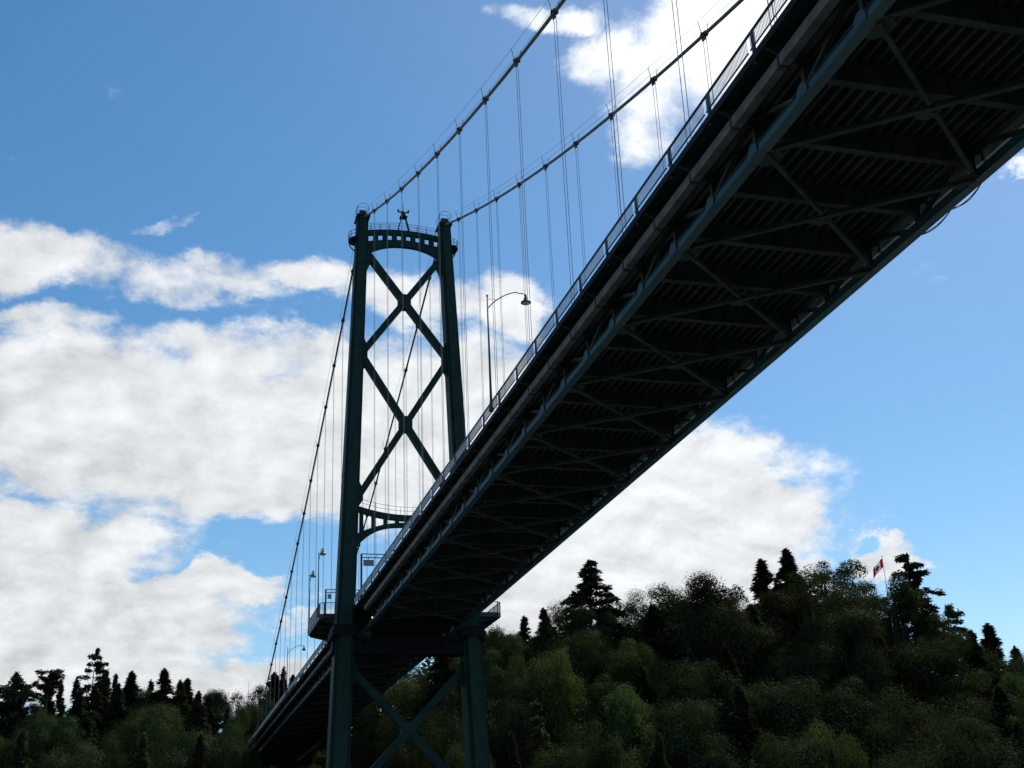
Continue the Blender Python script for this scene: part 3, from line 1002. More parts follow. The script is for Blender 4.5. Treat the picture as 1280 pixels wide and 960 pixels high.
# ------------------------------------------------------------------ flag on the bluff
FX, FY = 128.3, 85.0
gz = ground(FX, FY)
fl = thing('flagpole', 'tall white flagpole with red and white maple leaf flag on the bluff', 'flagpole', None, (FX, FY, gz))
hp = 68.2-gz
MB().tube([(0, 0, 0), (0, 0, hp)], [0.16, 0.07], 10).build('pole', M_POLE, fl, True)
MB().lathe([(0.02, 0), (0.13, 0.1), (0.13, 0.2), (0.02, 0.3)], (0, 0, hp), 10).build('finial', M_POLE, fl, True)


def flag_pt(u, v):
    """u 0..1 along the fly, v 0..1 down the hoist; drooping to the left"""
    x = -0.09-2.9*u-0.2*v*u
    z = hp-0.35-2.1*v-2.7*u**1.15+0.12*math.sin(u*9+v)
    y = -0.28*math.sin(u*7.5+v*1.2)*min(1, u*3)
    return (x, y, z)


def flag_patch(u0, u1, name, m, parent, nu=10, nv=6):
    vs = [flag_pt(u0+(u1-u0)*i/nu, j/nv) for j in range(nv+1) for i in range(nu+1)]
    k = len(vs)
    vs += [(x, y+0.015, z) for x, y, z in vs]
    fs = [(j*(nu+1)+i, j*(nu+1)+i+1, (j+1)*(nu+1)+i+1, (j+1)*(nu+1)+i) for j in range(nv) for i in range(nu)]
    fs += [tuple(q+k for q in f[::-1]) for f in fs]
    return MB().add(vs, fs).build(name, m, parent, True)


fg = flag_patch(0.25, 0.75, 'flag', M_WHITE, fl, 16)
flag_patch(0.0, 0.2499, 'red_band', M_RED, fg)
flag_patch(0.7501, 1.0, 'red_band', M_RED, fg)
leaf = [(0, -1), (0.14, -0.66), (0.34, -0.76), (0.27, -0.30), (0.55, -0.52), (0.62, -0.36), (0.92, -0.40), (0.82, -0.10), (0.95, 0.02), (0.48, 0.38), (0.54, 0.54), (0.06, 0.48), (0.07, 0.92)]
leaf = leaf+[(-x, y) for x, y in leaf[::-1] if x > 0]
pts = [flag_pt(0.5-0.19*a, 0.5+0.40*bb) for a, bb in leaf]
cpt = flag_pt(0.5, 0.5)
for side_, nm in ((-0.02, 'maple_leaf'), (0.035, 'maple_leaf')):
    vs = [(cpt[0], cpt[1]+side_, cpt[2])]+[(x, y+side_, z) for x, y, z in pts]
    MB().add(vs, [(0, i, i % len(pts)+1) for i in range(1, len(pts)+1)]).build(nm, M_RED, fg)

# ------------------------------------------------------------------ trees
def quads_mesh(name, cen, nor, size, m, rng, aspect=1.0, ux=None):
    """leaf sized quads from numpy arrays"""
    n = len(cen)
    nor = nor/np.maximum(np.linalg.norm(nor, axis=1, keepdims=True), 1e-6)
    if ux is None:
        ux = rng.normal(size=(n, 3))
    a = ux-nor*(ux*nor).sum(1, keepdims=True)
    a /= np.maximum(np.linalg.norm(a, axis=1, keepdims=True), 1e-6)
    b_ = np.cross(nor, a)
    s = size[:, None]
    sh_ = rng.uniform(0.25, 0.6, (n, 1))
    v = np.stack([cen-a*s*aspect, cen-b_*s*sh_, cen+a*s*aspect, cen+b_*s*sh_], 1).reshape(-1, 3)
    me = bpy.data.meshes.new(name)
    me.vertices.add(4*n)
    me.vertices.foreach_set('co', v.astype(np.float32).ravel())
    me.loops.add(4*n)
    me.loops.foreach_set('vertex_index', np.arange(4*n, dtype=np.int32))
    me.polygons.add(n)
    me.polygons.foreach_set('loop_start', np.arange(0, 4*n, 4, dtype=np.int32))
    me.polygons.foreach_set('loop_total', np.full(n, 4, dtype=np.int32))
    me.materials.append(m)
    me.update(calc_edges=True)
    return me


def broad_tree(seed, m, r=7.0, h=18.0, base=0.22, nleaf=30000, clumps=46, leaf=0.2, egg=0.0):
    """crown of leaf clumps on forking limbs; top at z=h, radius r"""
    rng = np.random.default_rng(seed)
    rnd = random.Random(seed)
    cz0 = h*base
    rz = (h-cz0)/2
    zc = cz0+rz
    cs, rs = [], []
    lob = rng.uniform(0, 6.28, 3)
    for i in range(clumps):
        while True:
            p = rng.uniform(-1, 1, 3)
            L = np.linalg.norm(p)
            if 0.3 < L < 1:
                break
        p *= (rng.uniform(0.5, 0.9)/L)
        a_ = math.atan2(p[1], p[0])
        wob = 1+0.12*math.sin(2*a_+lob[0])+0.10*math.sin(3*a_+lob[1]+p[2]*2)
        k_ = 1-egg*max(0.0, p[2])
        if p[2] < -0.45:
            k_ *= 0.85
        cs.append((p[0]*r*wob*k_, p[1]*r*wob*k_, zc+p[2]*rz*(1+0.1*math.sin(2*a_+lob[2]))))
        rs.append(r*rng.choice([0.12, 0.17, 0.24, 0.32, 0.42])*rng.uniform(0.85, 1.15))
    cs, rs = np.array(cs), np.array(rs)
    w = rs**2
    idx = rng.choice(len(cs), nleaf, p=w/w.sum())
    d = rng.normal(size=(nleaf, 3))
    d /= np.linalg.norm(d, axis=1, keepdims=True)
    d[:, 2] = np.where((d[:, 2] < -0.3) & (rng.random(nleaf) < 0.6), -d[:, 2], d[:, 2])
    rad = rs[idx]*rng.uniform(0.3, 1.0, nleaf)**0.5*(1+0.14*rng.normal(size=nleaf))
    cen = cs[idx]+d*rad[:, None]*np.array([1.0, 1.0, 1.05])
    nor = d*1.3+rng.normal(size=(nleaf, 3))*0.28+np.array([0, 0, 0.35])
    zt_ = np.percentile(cen[:, 2], 99.7)
    cen[:, 2] = cz0+(cen[:, 2]-cz0)*(h-cz0)/(zt_-cz0)
    rr_ = np.percentile(np.abs(cen[:, 0]), 98)
    cen[:, :2] *= r/rr_
    crown = quads_mesh('crown', cen, nor, rng.uniform(0.55, 1.4, nleaf)*leaf, m, rng)
    mb_ = MB()
    lean = rnd.uniform(-0.6, 0.6)
    mb_.tube([(0, 0, -1.5), (0.1, 0, h*0.12), (lean*0.5, 0.1, h*0.4), (lean, 0, h*0.75)], [r*0.075, r*0.06, r*0.045, r*0.015], 9)
    for i in rng.choice(len(cs), min(16, len(cs)), replace=False):
        c = cs[i]
        z0 = min(c[2]-1, h*rnd.uniform(0.25, 0.5))
        st = Vector((lean*0.4, 0.05, z0))
        md = st.lerp(Vector(c), 0.55)+Vector((0, 0, -0.5))
        mb_.tube([st, md, Vector(c)], [r*0.028, r*0.018, r*0.006], 6)
    return (mb_.mesh('trunk', M_BARK, True), crown)


def conifer(seed, m, h=26.0, r=5.0, style='cone', spr=0.42):
    rng = np.random.default_rng(seed)
    rnd = random.Random(seed)
    mb_ = MB()
    bend = rnd.uniform(-0.5, 0.5)
    trunk = lambda z: Vector((bend*math.sin(z/h*2.6), 0.3*math.sin(z/h*3+1), z))
    zs = [-1.5]+[h*i/8 for i in range(1, 9)]
    rb = 0.016*h
    mb_.tube([trunk(max(z, 0)) if z >= 0 else Vector((0, 0.25, z)) for z in zs], [rb*(1-0.93*max(z, 0)/h) for z in zs], 8)
    cen, nor, ux, size = [], [], [], []
    nbr = {'cone': 210, 'layered': 96, 'ragged': 105, 'spire': 130, 'flat': 60, 'umbrella': 26, 'larch': 80}[style]
    start = {'cone': 0.10, 'layered': 0.2, 'ragged': 0.2, 'spire': 0.1, 'flat': 0.45, 'umbrella': 0.78, 'larch': 0.15}[style]
    for i in range(nbr):
        t = (i+rnd.random())/nbr
        z = h*(start+(1-start)*t)
        k = (z/h-start)/(1-start)
        az_ = rnd.uniform(0, 2*math.pi)
        if style == 'cone':
            L = r*(1-k)**0.98*rnd.uniform(0.5, 1.25)+0.2
            droop = rnd.uniform(0.15, 0.4)
        elif style == 'layered':
            tier = round(z/(h*0.062))*(h*0.062)
            z = tier+rnd.uniform(-0.25, 0.25)
            L = r*(1-min(k, 1))**0.72*rnd.uniform(0.55, 1.15)+0.3
            droop = rnd.uniform(-0.02, 0.18)
        elif style == 'ragged':
            L = r*(1-k)**0.5*rnd.uniform(0.6, 1.1)+0.35
            droop = rnd.uniform(0.0, 0.35)
            if k > 0.62:
                if rnd.random() < 0.25:
                    continue
                tier = round(z/(h*0.055))*(h*0.055)
                z = tier+rnd.uniform(-0.3, 0.3)
                L = r*(1-k)**0.45*rnd.choice([0.4, 0.6, 0.85, 1.15])+0.35
                if rnd.random() < 0.5:
                    az_ = rnd.uniform(-0.7, 0.7)
                droop = rnd.uniform(-0.2, 0.15)
        elif style == 'spire':
            L = r*(1-k)**0.9*rnd.uniform(0.5, 1.25)+0.2
            droop = rnd.uniform(0.1, 0.5)
        elif style == 'flat':
            L = r*(0.55+0.5*k)*rnd.uniform(0.5, 1.0)
            droop = rnd.uniform(-0.2, 0.05)
        elif style == 'umbrella':
            L = r*rnd.uniform(0.4, 1.0)*(1-0.4*k)
            if rnd.random() < 0.4:
                az_ = rnd.uniform(-0.8, 0.8)
            droop = rnd.uniform(-0.25, 0.0)
        else:
            tier = round(z/(h*0.07))*(h*0.07)
            z = tier+rnd.uniform(-0.3, 0.3)
            L = r*(1-k)**0.6*rnd.uniform(0.6, 1.1)+0.3
            droop = rnd.uniform(0.1, 0.45)
        z = min(z, h-0.05)
        o_ = trunk(z)
        dr = Vector((math.cos(az_), math.sin(az_), 0))
        end = o_+dr*L+Vector((0, 0, -droop*L))
        mid = o_+dr*L*0.5+Vector((0, 0, -droop*L*0.25+0.05*L))
        if L > 0.8:
            mb_.tube([o_, mid, end], [0.012*L+0.02, 0.008*L+0.012, 0.01], 4, False)
        ns = int(16+L*(28 if style in ('layered', 'ragged', 'umbrella', 'flat') else 24))
        for j in range(ns):
            u = rnd.uniform(0.12 if L < 2 else 0.22, 1.03)
            c = o_.lerp(mid, u*2) if u < 0.5 else mid.lerp(end, u*2-1)
            lat = Vector((-dr.y, dr.x, 0))
            wd = 0.27*L*(1.15-u)*rnd.uniform(-1, 1)+rnd.uniform(-0.2, 0.2)
            c = c+lat*wd+Vector((0, 0, rnd.gauss(-0.12, 0.28)-abs(wd)*0.18))
            cen.append(tuple(c))
            nor.append((rnd.gauss(0, 0.7), rnd.gauss(0, 0.7), 1.0))
            q_ = dr*0.8+lat*math.copysign(rnd.uniform(0.1, 1.0), wd)+Vector((0, 0, -0.25))
            ux.append(tuple(q_))
            size.append(spr*rnd.uniform(0.7, 1.5))
    if style in ('cone', 'spire', 'layered', 'larch'):
        for j in range(40):                      # pointed leader
            z = h-rnd.random()*0.07*h
            w_ = 0.05+(h-z)*0.13
            cen.append((trunk(z).x+rnd.gauss(0, w_), trunk(z).y+rnd.gauss(0, w_), z+0.5))
            nor.append((rnd.gauss(0, 1), rnd.gauss(0, 1), 0.3))
            ux.append((rnd.gauss(0, 0.4), rnd.gauss(0, 0.4), 1.0))
            size.append(spr*rnd.uniform(0.6, 1.0))
    crown = quads_mesh('crown', np.array(cen), np.array(nor), np.array(size), m, rng, 1.25, np.array(ux))
    return (mb_.mesh('trunk', M_BARK, True), crown)


VAR = {
    'broad': [broad_tree(11+i, L_OLIVE if i % 2 else L_DARK, 7, 18, 0.1, 42000, 40+9*i, 0.16, 0.1+0.1*i) for i in range(5)],
    'dark': [broad_tree(31+i, L_OLIVE if i == 4 else L_DARK, 7, 18, 0.05, 40000, 34+8*i, 0.17, 0.15+0.1*i) for i in range(6)],
    'lit': [broad_tree(51+i, L_LIT, 6, 16, 0.16, 34000, 36+10*i, 0.16, 0.15*i) for i in range(4)],
    'poplar': [broad_tree(71+i, L_OLIVE, 3.4, 20, 0.2, 11000, 44, 0.17, 0.35) for i in range(2)],
    'ivy': [broad_tree(81, L_OLIVE, 4, 22, 0.1, 22000, 60, 0.18, 0.2)],
    'cone': [conifer(91+i, L_CON, 26, 4.8, 'cone', 0.3) for i in range(5)],
    'fir': [conifer(191+i, L_CON, 24, 6.0, 'cone', 0.34) for i in range(5)],
    'spire': [conifer(101+i, L_CON, 24, 2.6, 'spire', 0.26) for i in range(3)],
    'layered': [conifer(111, L_CON, 28, 9.0, 'layered', 0.36)],
    'ragged': [conifer(121+i, L_CON, 30, 6.5, 'ragged', 0.36) for i in range(3)],
    'flat': [conifer(131, L_CON, 22, 8, 'flat', 0.36)],
    'umbrella': [conifer(141, L_CON, 25, 5.0, 'umbrella', 0.34)],
    'larch': [conifer(151, L_PALE, 30, 5.2, 'larch', 0.36)],
}
NOM = {'broad': (7, 18), 'dark': (7, 18), 'lit': (6, 16), 'poplar': (3.4, 20), 'ivy': (4, 22), 'cone': (4.8, 26), 'fir': (6.0, 24), 'spire': (2.6, 24), 'layered': (9, 28), 'ragged': (6.5, 30), 'flat': (8, 22), 'umbrella': (5, 25), 'larch': (5.2, 30)}
NAME = {'broad': 'broadleaf_tree', 'dark': 'broadleaf_tree', 'lit': 'broadleaf_tree', 'poplar': 'poplar_tree', 'ivy': 'broadleaf_tree', 'cone': 'conifer_tree', 'fir': 'conifer_tree', 'spire': 'conifer_tree', 'layered': 'conifer_tree', 'ragged': 'conifer_tree', 'flat': 'pine_tree', 'umbrella': 'pine_tree', 'larch': 'conifer_tree'}

TREES=[
('flat', -62.1, 150, 49.0, 16.4, 'leftmost pine with ragged flat top reaching the left picture edge', ''),
('umbrella', -56.6, 165, 54.6, 11.0, 'pine with small umbrella tuft on a bare leaning stem', ''),
('ragged', -46.2, 170, 60.6, 11.1, 'tallest ragged dark conifer of the left bank, gappy crooked tip', ''),
('spire', -41.5, 185, 56.3, 7.8, 'thin dark spire of a conifer just right of the tallest left conifer', ''),
('cone', -36.9, 172, 55.1, 19.0, 'bushy pointed green conifer midway along the left bank skyline', ''),
('spire', -32.1, 195, 56.3, 8.7, 'small far conifer tip between the two bushy conifers on the left bank', ''),
('cone', -29.3, 175, 56.2, 18.8, 'conifer with thin leader tip above the lit green trees, left bank', ''),
('cone', -23.0, 178, 54.4, 16.7, 'dark narrow pointed conifer left of the rounded bright green tree', ''),
('spire', -56.3, 200, 57.1, 7.9, 'small conifer spire directly behind the umbrella pine', ''),
('spire', -51.5, 198, 57.0, 9.4, 'small far conifer left of the tallest left conifer', ''),
('broad', -16.2, 165, 49.9, 14.1, 'bright green rounded broadleaf tree at the right end of left bank', ''),
('broad', -11.4, 160, 44.5, 8.5, 'small bright green tree between the left bank and the bridge end', ''),
('broad', -26.4, 120, 36.9, 17.3, 'dark broadleaf crown low on left bank, below the pointed conifers', ''),
('broad', -16.7, 120, 36.1, 13.4, 'dark broadleaf crown low beside the far bridge end', ''),
('broad', -39.6, 118, 34.2, 9.8, 'small lit green bush at bottom of left bank', ''),
('broad', -52.1, 135, 39.9, 14.9, 'dark broadleaf tree under the umbrella pine', ''),
('broad', -60.9, 130, 36.7, 10.5, 'dark broadleaf tree in the lower left picture corner', ''),
('broad', -34.5, 140, 42.3, 13.9, 'dark green broadleaf tree below the bushy pointed conifer', ''),
('cone', 1.7, 212, 60.8, 23.4, 'dark conifer touching the far end of the bridge rail', ''),
('cone', 7.9, 216, 60.7, 16.1, 'second dark conifer seen through the hangers beyond the bridge end', ''),
('lit', 21.2, 92, 42.1, 15.8, 'yellow green broadleaf tree seen under the deck behind the tower', ''),
('broad', 17.8, 128, 37.8, 12.8, 'dark broadleaf tree under the deck left of the cross brace', ''),
('broad', 22.6, 75, 37.4, 12.5, 'olive broadleaf tree behind the right tower leg', ''),
('lit', 19.4, 42, 24.4, 7.0, 'small pale leafy tree at bottom beside the right tower leg', ''),
('broad', 13.2, 60, 26.4, 14.2, 'dark broadleaf tree below the tower cross brace', ''),
('lit', 33.7, 82, 50.7, 11.0, 'olive lit broadleaf tree right beside the lookout platform', ''),
('spire', 46.1, 100, 56.2, 8.4, 'small dark conifer left of the layered conifer', ''),
('broad', 33.8, 72, 42.8, 9.6, 'green broadleaf tree just below the small dark conifer', ''),
('layered', 58.8, 92, 67.1, 25.6, 'tall layered conifer with see-through shelves of branches on skyline', ''),
('broad', 50.5, 88, 57.3, 11.7, 'broadleaf crown leaning against the left of the layered conifer', ''),
('broad', 70.4, 95, 61.0, 11.7, 'small rounded crown right of the layered conifer', ''),
('broad', 77.0, 90, 60.3, 14.0, 'rounded crown on the left shoulder of the big domed tree', ''),
('broad', 81.1, 84, 62.0, 23.3, 'big domed broadleaf tree on the skyline', ''),
('poplar', 93.2, 92, 60.8, 7.8, 'narrow gappy tree between the big dome and the paired conifers', ''),
('cone', 104.1, 98, 69.9, 22.4, 'left and lower of two paired dark conifers on skyline', ''),
('cone', 112.1, 99, 72.7, 22.2, 'right and taller of two paired dark conifers on skyline', ''),
('poplar', 123.4, 104, 71.2, 9.5, 'thin twiggy treetop right of the paired conifers', ''),
('poplar', 130.5, 104, 71.8, 11.0, 'thin twiggy treetop left of the flag', ''),
('broad', 108.0, 84, 62.8, 29.7, 'broad olive crown below the twiggy treetops', ''),
('broad', 131.1, 98, 62.0, 13.3, 'dark see-through tree crown directly under the flag', ''),
('ragged', 138.9, 92, 70.7, 19.9, 'tall ragged conifer right of the flag, shelf branches pointing right', ''),
('ivy', 130.9, 84, 63.3, 11.6, 'green columnar tree in front of the ragged conifer by the flag', ''),
('ragged', 148.9, 92, 58.7, 13.4, 'crooked conifer with branches pointing right, on falling skyline', ''),
('cone', 156.5, 90, 53.7, 24.5, 'pointed conifer near the right end of the skyline', ''),
('spire', 155.3, 96, 52.9, 14.1, 'slim conifer between the crooked and the pointed conifer on the right', ''),
('cone', 159.7, 86, 47.4, 20.4, 'last conifer at the right picture edge', ''),
('lit', 146.6, 70, 39.4, 11.9, 'green lit broadleaf tree at the right picture edge', ''),
('broad', 105.0, 48, 33.1, 19.7, 'round ball shaped tree with lit rim, low on the right slope', ''),
('lit', 85.9, 38, 23.5, 11.2, 'pale leafy shrub tree at the bottom between dark crowns', ''),
('lit', 39.8, 62, 42.6, 12.8, 'green lit broadleaf tree below the layered conifer', ''),
('lit', 50.6, 52, 34.1, 13.7, 'flat topped crown with a bright green rim in mid slope', ''),
('broad', 123.8, 94, 65.4, 16.8, 'dense olive crown top just left of the flag', ''),
('larch', 31.6, 46, 30.9, 9.9, 'pale olive conifer with drooping tiers near the bottom', ''),
('lit', 60.8, 74, 46.7, 11.3, 'crown with faint green top in the upper mid slope', ''),
('broad', 107.5, 72, 51.8, 18.1, 'olive crown with brighter green top below the twiggy treetops', ''),
('lit', 79.2, 40, 26.1, 13.3, 'dim leafy crown at the bottom right of center', ''),
('dark', 33.9, 64, 37.3, 14.5, 'dark broadleaf crown in the wood, above the pale tiered conifer', 'dark trees massed on the right slope'),
('fir', 24.6, 58, 35.0, 13.2, 'dark conifer in the wood, right of the right tower leg', 'dark trees massed on the right slope'),
('dark', 52.9, 78, 49.0, 18.0, 'dark broadleaf crown in the wood, right of the lit mid slope tree', 'dark trees massed on the right slope'),
('dark', 49.8, 62, 37.7, 18.3, 'dark broadleaf crown in the wood, left of the green rimmed crown', 'dark trees massed on the right slope'),
('fir', 70.4, 84, 55.7, 19.9, 'dark conifer in the wood, left of the big domed tree', 'dark trees massed on the right slope'),
('dark', 68.9, 62, 40.0, 20.9, 'dark broadleaf crown in the wood, well right of the green rimmed crown', 'dark trees massed on the right slope'),
('dark', 87.6, 86, 56.0, 21.9, 'dark broadleaf crown in the wood, below the narrow gappy tree', 'dark trees massed on the right slope'),
('fir', 93.4, 84, 56.1, 20.9, 'dark conifer in the wood, below the paired conifers', 'dark trees massed on the right slope'),
('dark', 101.8, 90, 60.3, 20.8, 'dark broadleaf crown in the wood, right of the narrow gappy tree', 'dark trees massed on the right slope'),
('dark', 58.1, 50, 31.0, 17.7, 'dark broadleaf crown in the wood, right of the green rimmed crown', 'dark trees massed on the right slope'),
('fir', 71.9, 52, 34.0, 19.1, 'dark conifer in the wood, well left of the dim bottom crown', 'dark trees massed on the right slope'),
('dark', 87.1, 60, 36.7, 19.7, 'dark broadleaf crown in the wood, above the dim bottom crown', 'dark trees massed on the right slope'),
('dark', 98.1, 62, 38.5, 20.4, 'dark broadleaf crown in the wood, below the olive bright topped crown', 'dark trees massed on the right slope'),
('fir', 115.5, 72, 47.6, 20.8, 'dark conifer in the wood, right of the olive bright topped crown', 'dark trees massed on the right slope'),
('dark', 127.4, 74, 47.2, 22.6, 'dark broadleaf crown in the wood, below the crooked conifer', 'dark trees massed on the right slope'),
('dark', 130.3, 66, 39.1, 22.0, 'dark broadleaf crown in the wood, below the right end conifer', 'dark trees massed on the right slope'),
('fir', 135.4, 62, 35.3, 20.7, 'dark conifer in the wood, below the right edge conifer', 'dark trees massed on the right slope'),
('dark', 116.0, 46, 27.2, 21.6, 'dark broadleaf crown in the wood, well right of the round ball shaped tree', 'dark trees massed on the right slope'),
('dark', 105.9, 40, 22.3, 17.2, 'dark broadleaf crown in the wood, well below the round ball shaped tree', 'dark trees massed on the right slope'),
('fir', 124.9, 44, 26.1, 17.3, 'dark conifer in the wood, well below the right edge conifer', 'dark trees massed on the right slope'),
('dark', 72.3, 42, 24.4, 17.6, 'dark broadleaf crown in the wood, left of the dim bottom crown', 'dark trees massed on the right slope'),
('dark', 61.5, 42, 23.8, 17.1, 'dark broadleaf crown in the wood, well left of the pale shrub tree', 'dark trees massed on the right slope'),
('fir', 50.4, 40, 24.4, 15.7, 'dark conifer in the wood, well below the green rimmed crown', 'dark trees massed on the right slope'),
('dark', 40.5, 44, 27.0, 16.5, 'dark broadleaf crown in the wood, right of the pale tiered conifer', 'dark trees massed on the right slope'),
('dark', 32.6, 38, 22.6, 14.3, 'dark broadleaf crown in the wood, below the pale tiered conifer', 'dark trees massed on the right slope'),
('fir', 25.1, 40, 24.8, 12.1, 'dark conifer in the wood, well right of the right tower leg', 'dark trees massed on the right slope'),
('dark', 101.0, 54, 30.5, 18.0, 'dark broadleaf crown in the wood, above the pale shrub tree', 'dark trees massed on the right slope'),
('dark', 140.4, 86, 55.3, 19.8, 'dark broadleaf crown in the wood, left of the crooked conifer', 'dark trees massed on the right slope'),
('fir', 146.0, 82, 50.6, 18.6, 'dark conifer in the wood, left of the right end conifer', 'dark trees massed on the right slope'),
('dark', 154.9, 84, 45.9, 20.0, 'dark broadleaf crown in the wood, left of the right edge conifer', 'dark trees massed on the right slope'),
('dark', 63.6, 90, 57.2, 15.4, 'dark broadleaf crown in the wood, below the layered conifer', 'dark trees massed on the right slope'),
('fir', 77.0, 66, 43.8, 17.1, 'dark conifer in the wood, well below the narrow gappy tree', 'dark trees massed on the right slope'),
('dark', 98.5, 74, 47.0, 19.4, 'dark broadleaf crown in the wood, left of the olive bright topped crown', 'dark trees massed on the right slope'),
('dark', 79.6, 86, 57.3, 21.6, 'dark broadleaf crown in the wood, below the big domed tree', 'dark trees massed on the right slope'),
('fir', 46.2, 86, 55.1, 15.6, 'dark conifer in the wood, right of the small skyline conifer', 'dark trees massed on the right slope'),
('dark', 38.4, 84, 49.2, 12.4, 'dark broadleaf crown in the wood, right of the right lookout platform', 'dark trees massed on the right slope'),
('dark', 16.8, 50, 28.6, 13.1, 'dark broadleaf crown in the wood, below the right tower leg', 'dark trees massed on the right slope'),
('fir', 59.6, 68, 40.2, 14.8, 'dark conifer in the wood, well right of the lit mid slope tree', 'dark trees massed on the right slope'),
('dark', 94.9, 36, 20.8, 14.8, 'dark broadleaf crown in the wood, right of the pale shrub tree', 'dark trees massed on the right slope'),
('dark', 112.6, 36, 19.8, 15.4, 'dark broadleaf crown in the wood, well below the right end conifer', 'dark trees massed on the right slope'),
('fir', 79.8, 34, 20.8, 11.9, 'dark conifer in the wood, below the pale shrub tree', 'dark trees massed on the right slope'),
('dark', 29.9, 56, 31.9, 13.9, 'dark broadleaf crown in the wood, left of the pale tiered conifer', 'dark trees massed on the right slope'),
('dark', 15.4, 36, 22.6, 10.8, 'dark broadleaf crown in the wood, well below the right tower leg', 'dark trees massed on the right slope'),
('fir', 27.0, 96, 50.1, 15.4, 'dark conifer in the wood, above the yellow green tree', 'dark trees massed on the right slope'),
('dark', 22.5, 118, 50.3, 15.3, 'dark broadleaf crown in the wood, left of the right tower leg', 'dark trees massed on the right slope'),
('dark', 32.3, 88, 48.0, 12.4, 'dark broadleaf crown in the wood, below the right lookout platform', 'dark trees massed on the right slope'),
('fir', 18.5, 150, 49.6, 17.8, 'dark conifer in the wood, left of the yellow green tree', 'dark trees massed on the right slope'),
('dark', 21.3, 135, 47.4, 16.0, 'dark broadleaf crown in the wood, well left of the right tower leg', 'dark trees massed on the right slope'),
('dark', 5.6, 95, 28.5, 11.7, 'dark broadleaf crown in the wood, well left of the yellow green tree', 'dark trees massed on the right slope'),
('fir', 16.5, 92, 34.3, 12.9, 'dark conifer in the wood, below the yellow green tree', 'dark trees massed on the right slope'),
('dark', 21.3, 80, 33.6, 13.2, 'dark broadleaf crown in the wood, well left of the pale tiered conifer', 'dark trees massed on the right slope'),
('fir', -57.2, 172, 52.6, 14.8, 'dark conifer in the wood, below the umbrella pine', 'dark trees massed on the left bank'),
('fir', -44.3, 178, 55.5, 15.5, 'dark conifer in the wood, left of the bushy pointed conifer', 'dark trees massed on the left bank'),
('dark', -33.1, 175, 51.4, 16.4, 'dark broadleaf crown in the wood, below the bushy pointed conifer', 'dark trees massed on the left bank'),
('fir', -25.4, 172, 52.9, 15.7, 'dark conifer in the wood, below the narrow pointed conifer', 'dark trees massed on the left bank'),
('fir', -63.9, 165, 50.8, 14.3, 'dark conifer in the wood, below the flat topped pine', 'dark trees massed on the left bank'),
('dark', -58.6, 150, 44.7, 14.5, 'dark broadleaf crown in the wood, well left of the tallest left conifer', 'dark trees massed on the left bank'),
('fir', -48.3, 150, 47.2, 15.8, 'dark conifer in the wood, below the tallest left conifer', 'dark trees massed on the left bank'),
('fir', -39.7, 160, 50.4, 14.7, 'dark conifer in the wood, left of the thin tipped conifer', 'dark trees massed on the left bank'),
('dark', -29.1, 155, 45.1, 17.4, 'dark broadleaf crown in the wood, below the thin tipped conifer', 'dark trees massed on the left bank'),
('fir', -20.9, 152, 47.3, 14.8, 'dark conifer in the wood, left of the bright rounded left tree', 'dark trees massed on the left bank'),
('fir', -56.2, 110, 33.9, 14.8, 'dark conifer in the wood, well below the umbrella pine', 'dark trees massed on the left bank'),
('dark', -45.1, 105, 30.3, 17.2, 'dark broadleaf crown in the wood, well below the flat topped pine', 'dark trees massed on the left bank'),
('fir', -33.1, 105, 32.3, 15.2, 'dark conifer in the wood, well below the bushy pointed conifer', 'dark trees massed on the left bank'),
('fir', -22.2, 105, 32.1, 15.6, 'dark conifer in the wood, well below the bright rounded left tree', 'dark trees massed on the left bank'),
('dark', -12.1, 112, 32.1, 12.0, 'dark broadleaf crown in the wood, below the bright rounded left tree', 'dark trees massed on the left bank'),
('fir', -1.0, 208, 52.7, 13.4, 'dark conifer in the wood, below the conifer at the bridge end', 'dark trees massed on the left bank'),
('fir', -14.8, 140, 42.0, 10.8, 'dark conifer in the wood, well below the conifer at the bridge end', 'dark trees massed on the left bank'),
('dark', 3.9, 206, 51.6, 14.2, 'dark broadleaf crown in the wood, well right of the bright rounded left tree', 'dark trees massed on the left bank'),
('fir', 11.6, 208, 53.8, 13.7, 'dark conifer in the wood, right of the conifer at the bridge end', 'dark trees massed on the left bank'),
('fir', -2.4, 125, 31.8, 15.6, 'dark conifer in the wood, well right of the narrow pointed conifer', 'dark trees massed on the left bank'),
('dark', 7.5, 140, 32.0, 17.5, 'dark broadleaf crown in the wood, well right of the thin tipped conifer', 'dark trees massed on the left bank'),
('fir', -10.4, 112, 30.6, 13.0, 'dark conifer in the wood, well below the narrow pointed conifer', 'dark trees massed on the left bank'),
('fir', 18.2, 205, 50.0, 15.9, 'dark conifer in the wood, well right of the conifer at the bridge end', 'dark trees massed on the left bank'),
('dark', -2.3, 204, 56.2, 14.0, 'dark broadleaf crown in the wood, left of the conifer at the bridge end', 'dark trees massed on the left bank'),
('fir', 4.6, 212, 62.4, 13.8, 'dark conifer in the wood, well right of the bushy pointed conifer', 'dark trees massed on the left bank'),
('fir', 11.0, 218, 62.0, 14.1, 'dark conifer in the wood, well right of the tallest left conifer', 'dark trees massed on the left bank'),
('dark', -4.8, 198, 49.7, 11.4, 'dark broadleaf crown in the wood, right of the bright rounded left tree', 'dark trees massed on the left bank'),
('fir', -18.4, 158, 47.4, 17.0, 'dark conifer in the wood, right of the thin tipped conifer', 'dark trees massed on the left bank'),
]


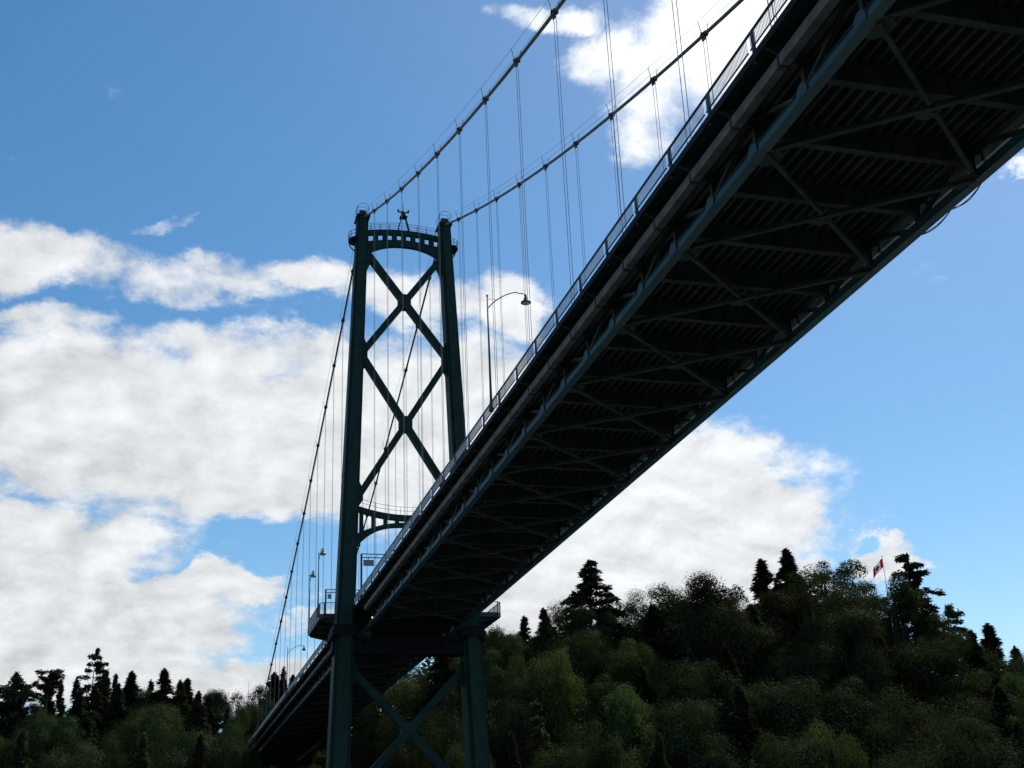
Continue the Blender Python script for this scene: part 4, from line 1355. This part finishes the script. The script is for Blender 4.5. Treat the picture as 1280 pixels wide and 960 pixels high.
cnt = {}
trng = random.Random(5)
for (kind, x, y, zt, w, label, group) in TREES:
    i = cnt.get(kind, 0)
    cnt[kind] = i+1
    tk, cr = VAR[kind][i % len(VAR[kind])]
    gz_ = ground(x, y)
    r_n, h_n = NOM[kind]
    h = zt-gz_
    sx = w/(2*r_n)
    sz = h/h_n
    t = tag(place(NAME[kind], None, None, (x, y, gz_), (0, 0, trng.uniform(0, 6.28) if kind not in ('ragged', 'umbrella') else trng.uniform(-0.4, 0.4))), label, 'tree', group or ('trees on the left bank' if x < 0 else 'trees on the right slope'))
    place('trunk', tk, t, (0, 0, 0), (0, 0, 0), (sx, sx, sz))
    place('crown', cr, t, (0, 0, 0), (0, 0, 0), (sx, sx, sz))

# undergrowth covering the slopes
rng = np.random.default_rng(9)
N = 60000
ux_ = rng.uniform(-90, 190, N)
uy_ = rng.uniform(14, 215, N)
keep = (np.abs(ux_-0.5) > 10) | (uy_ > 190)
ux_, uy_ = ux_[keep], uy_[keep]
gz_ = np.array([ground(a, b2_) for a, b2_ in zip(ux_, uy_)])
ok = gz_ > -14
cen = np.stack([ux_[ok], uy_[ok], gz_[ok]+rng.uniform(0.1, 2.6, ok.sum())], 1)
N2 = 34000
tx, ty = rng.uniform(28, 178, N2), rng.uniform(88, 135, N2)
tz = np.array([ground(a, b2_) for a, b2_ in zip(tx, ty)])+rng.uniform(0, 1, N2)**1.5*9.0
cen = np.concatenate([cen, np.stack([tx, ty, tz], 1)])
um = quads_mesh('undergrowth', cen, rng.normal(size=cen.shape)+np.array([0, 0, 0.8]), rng.uniform(0.5, 1.1, len(cen)), L_DARK, rng)
tag(place('undergrowth', um), 'dark leafy undergrowth covering the wooded slopes', 'undergrowth', None, 'stuff')
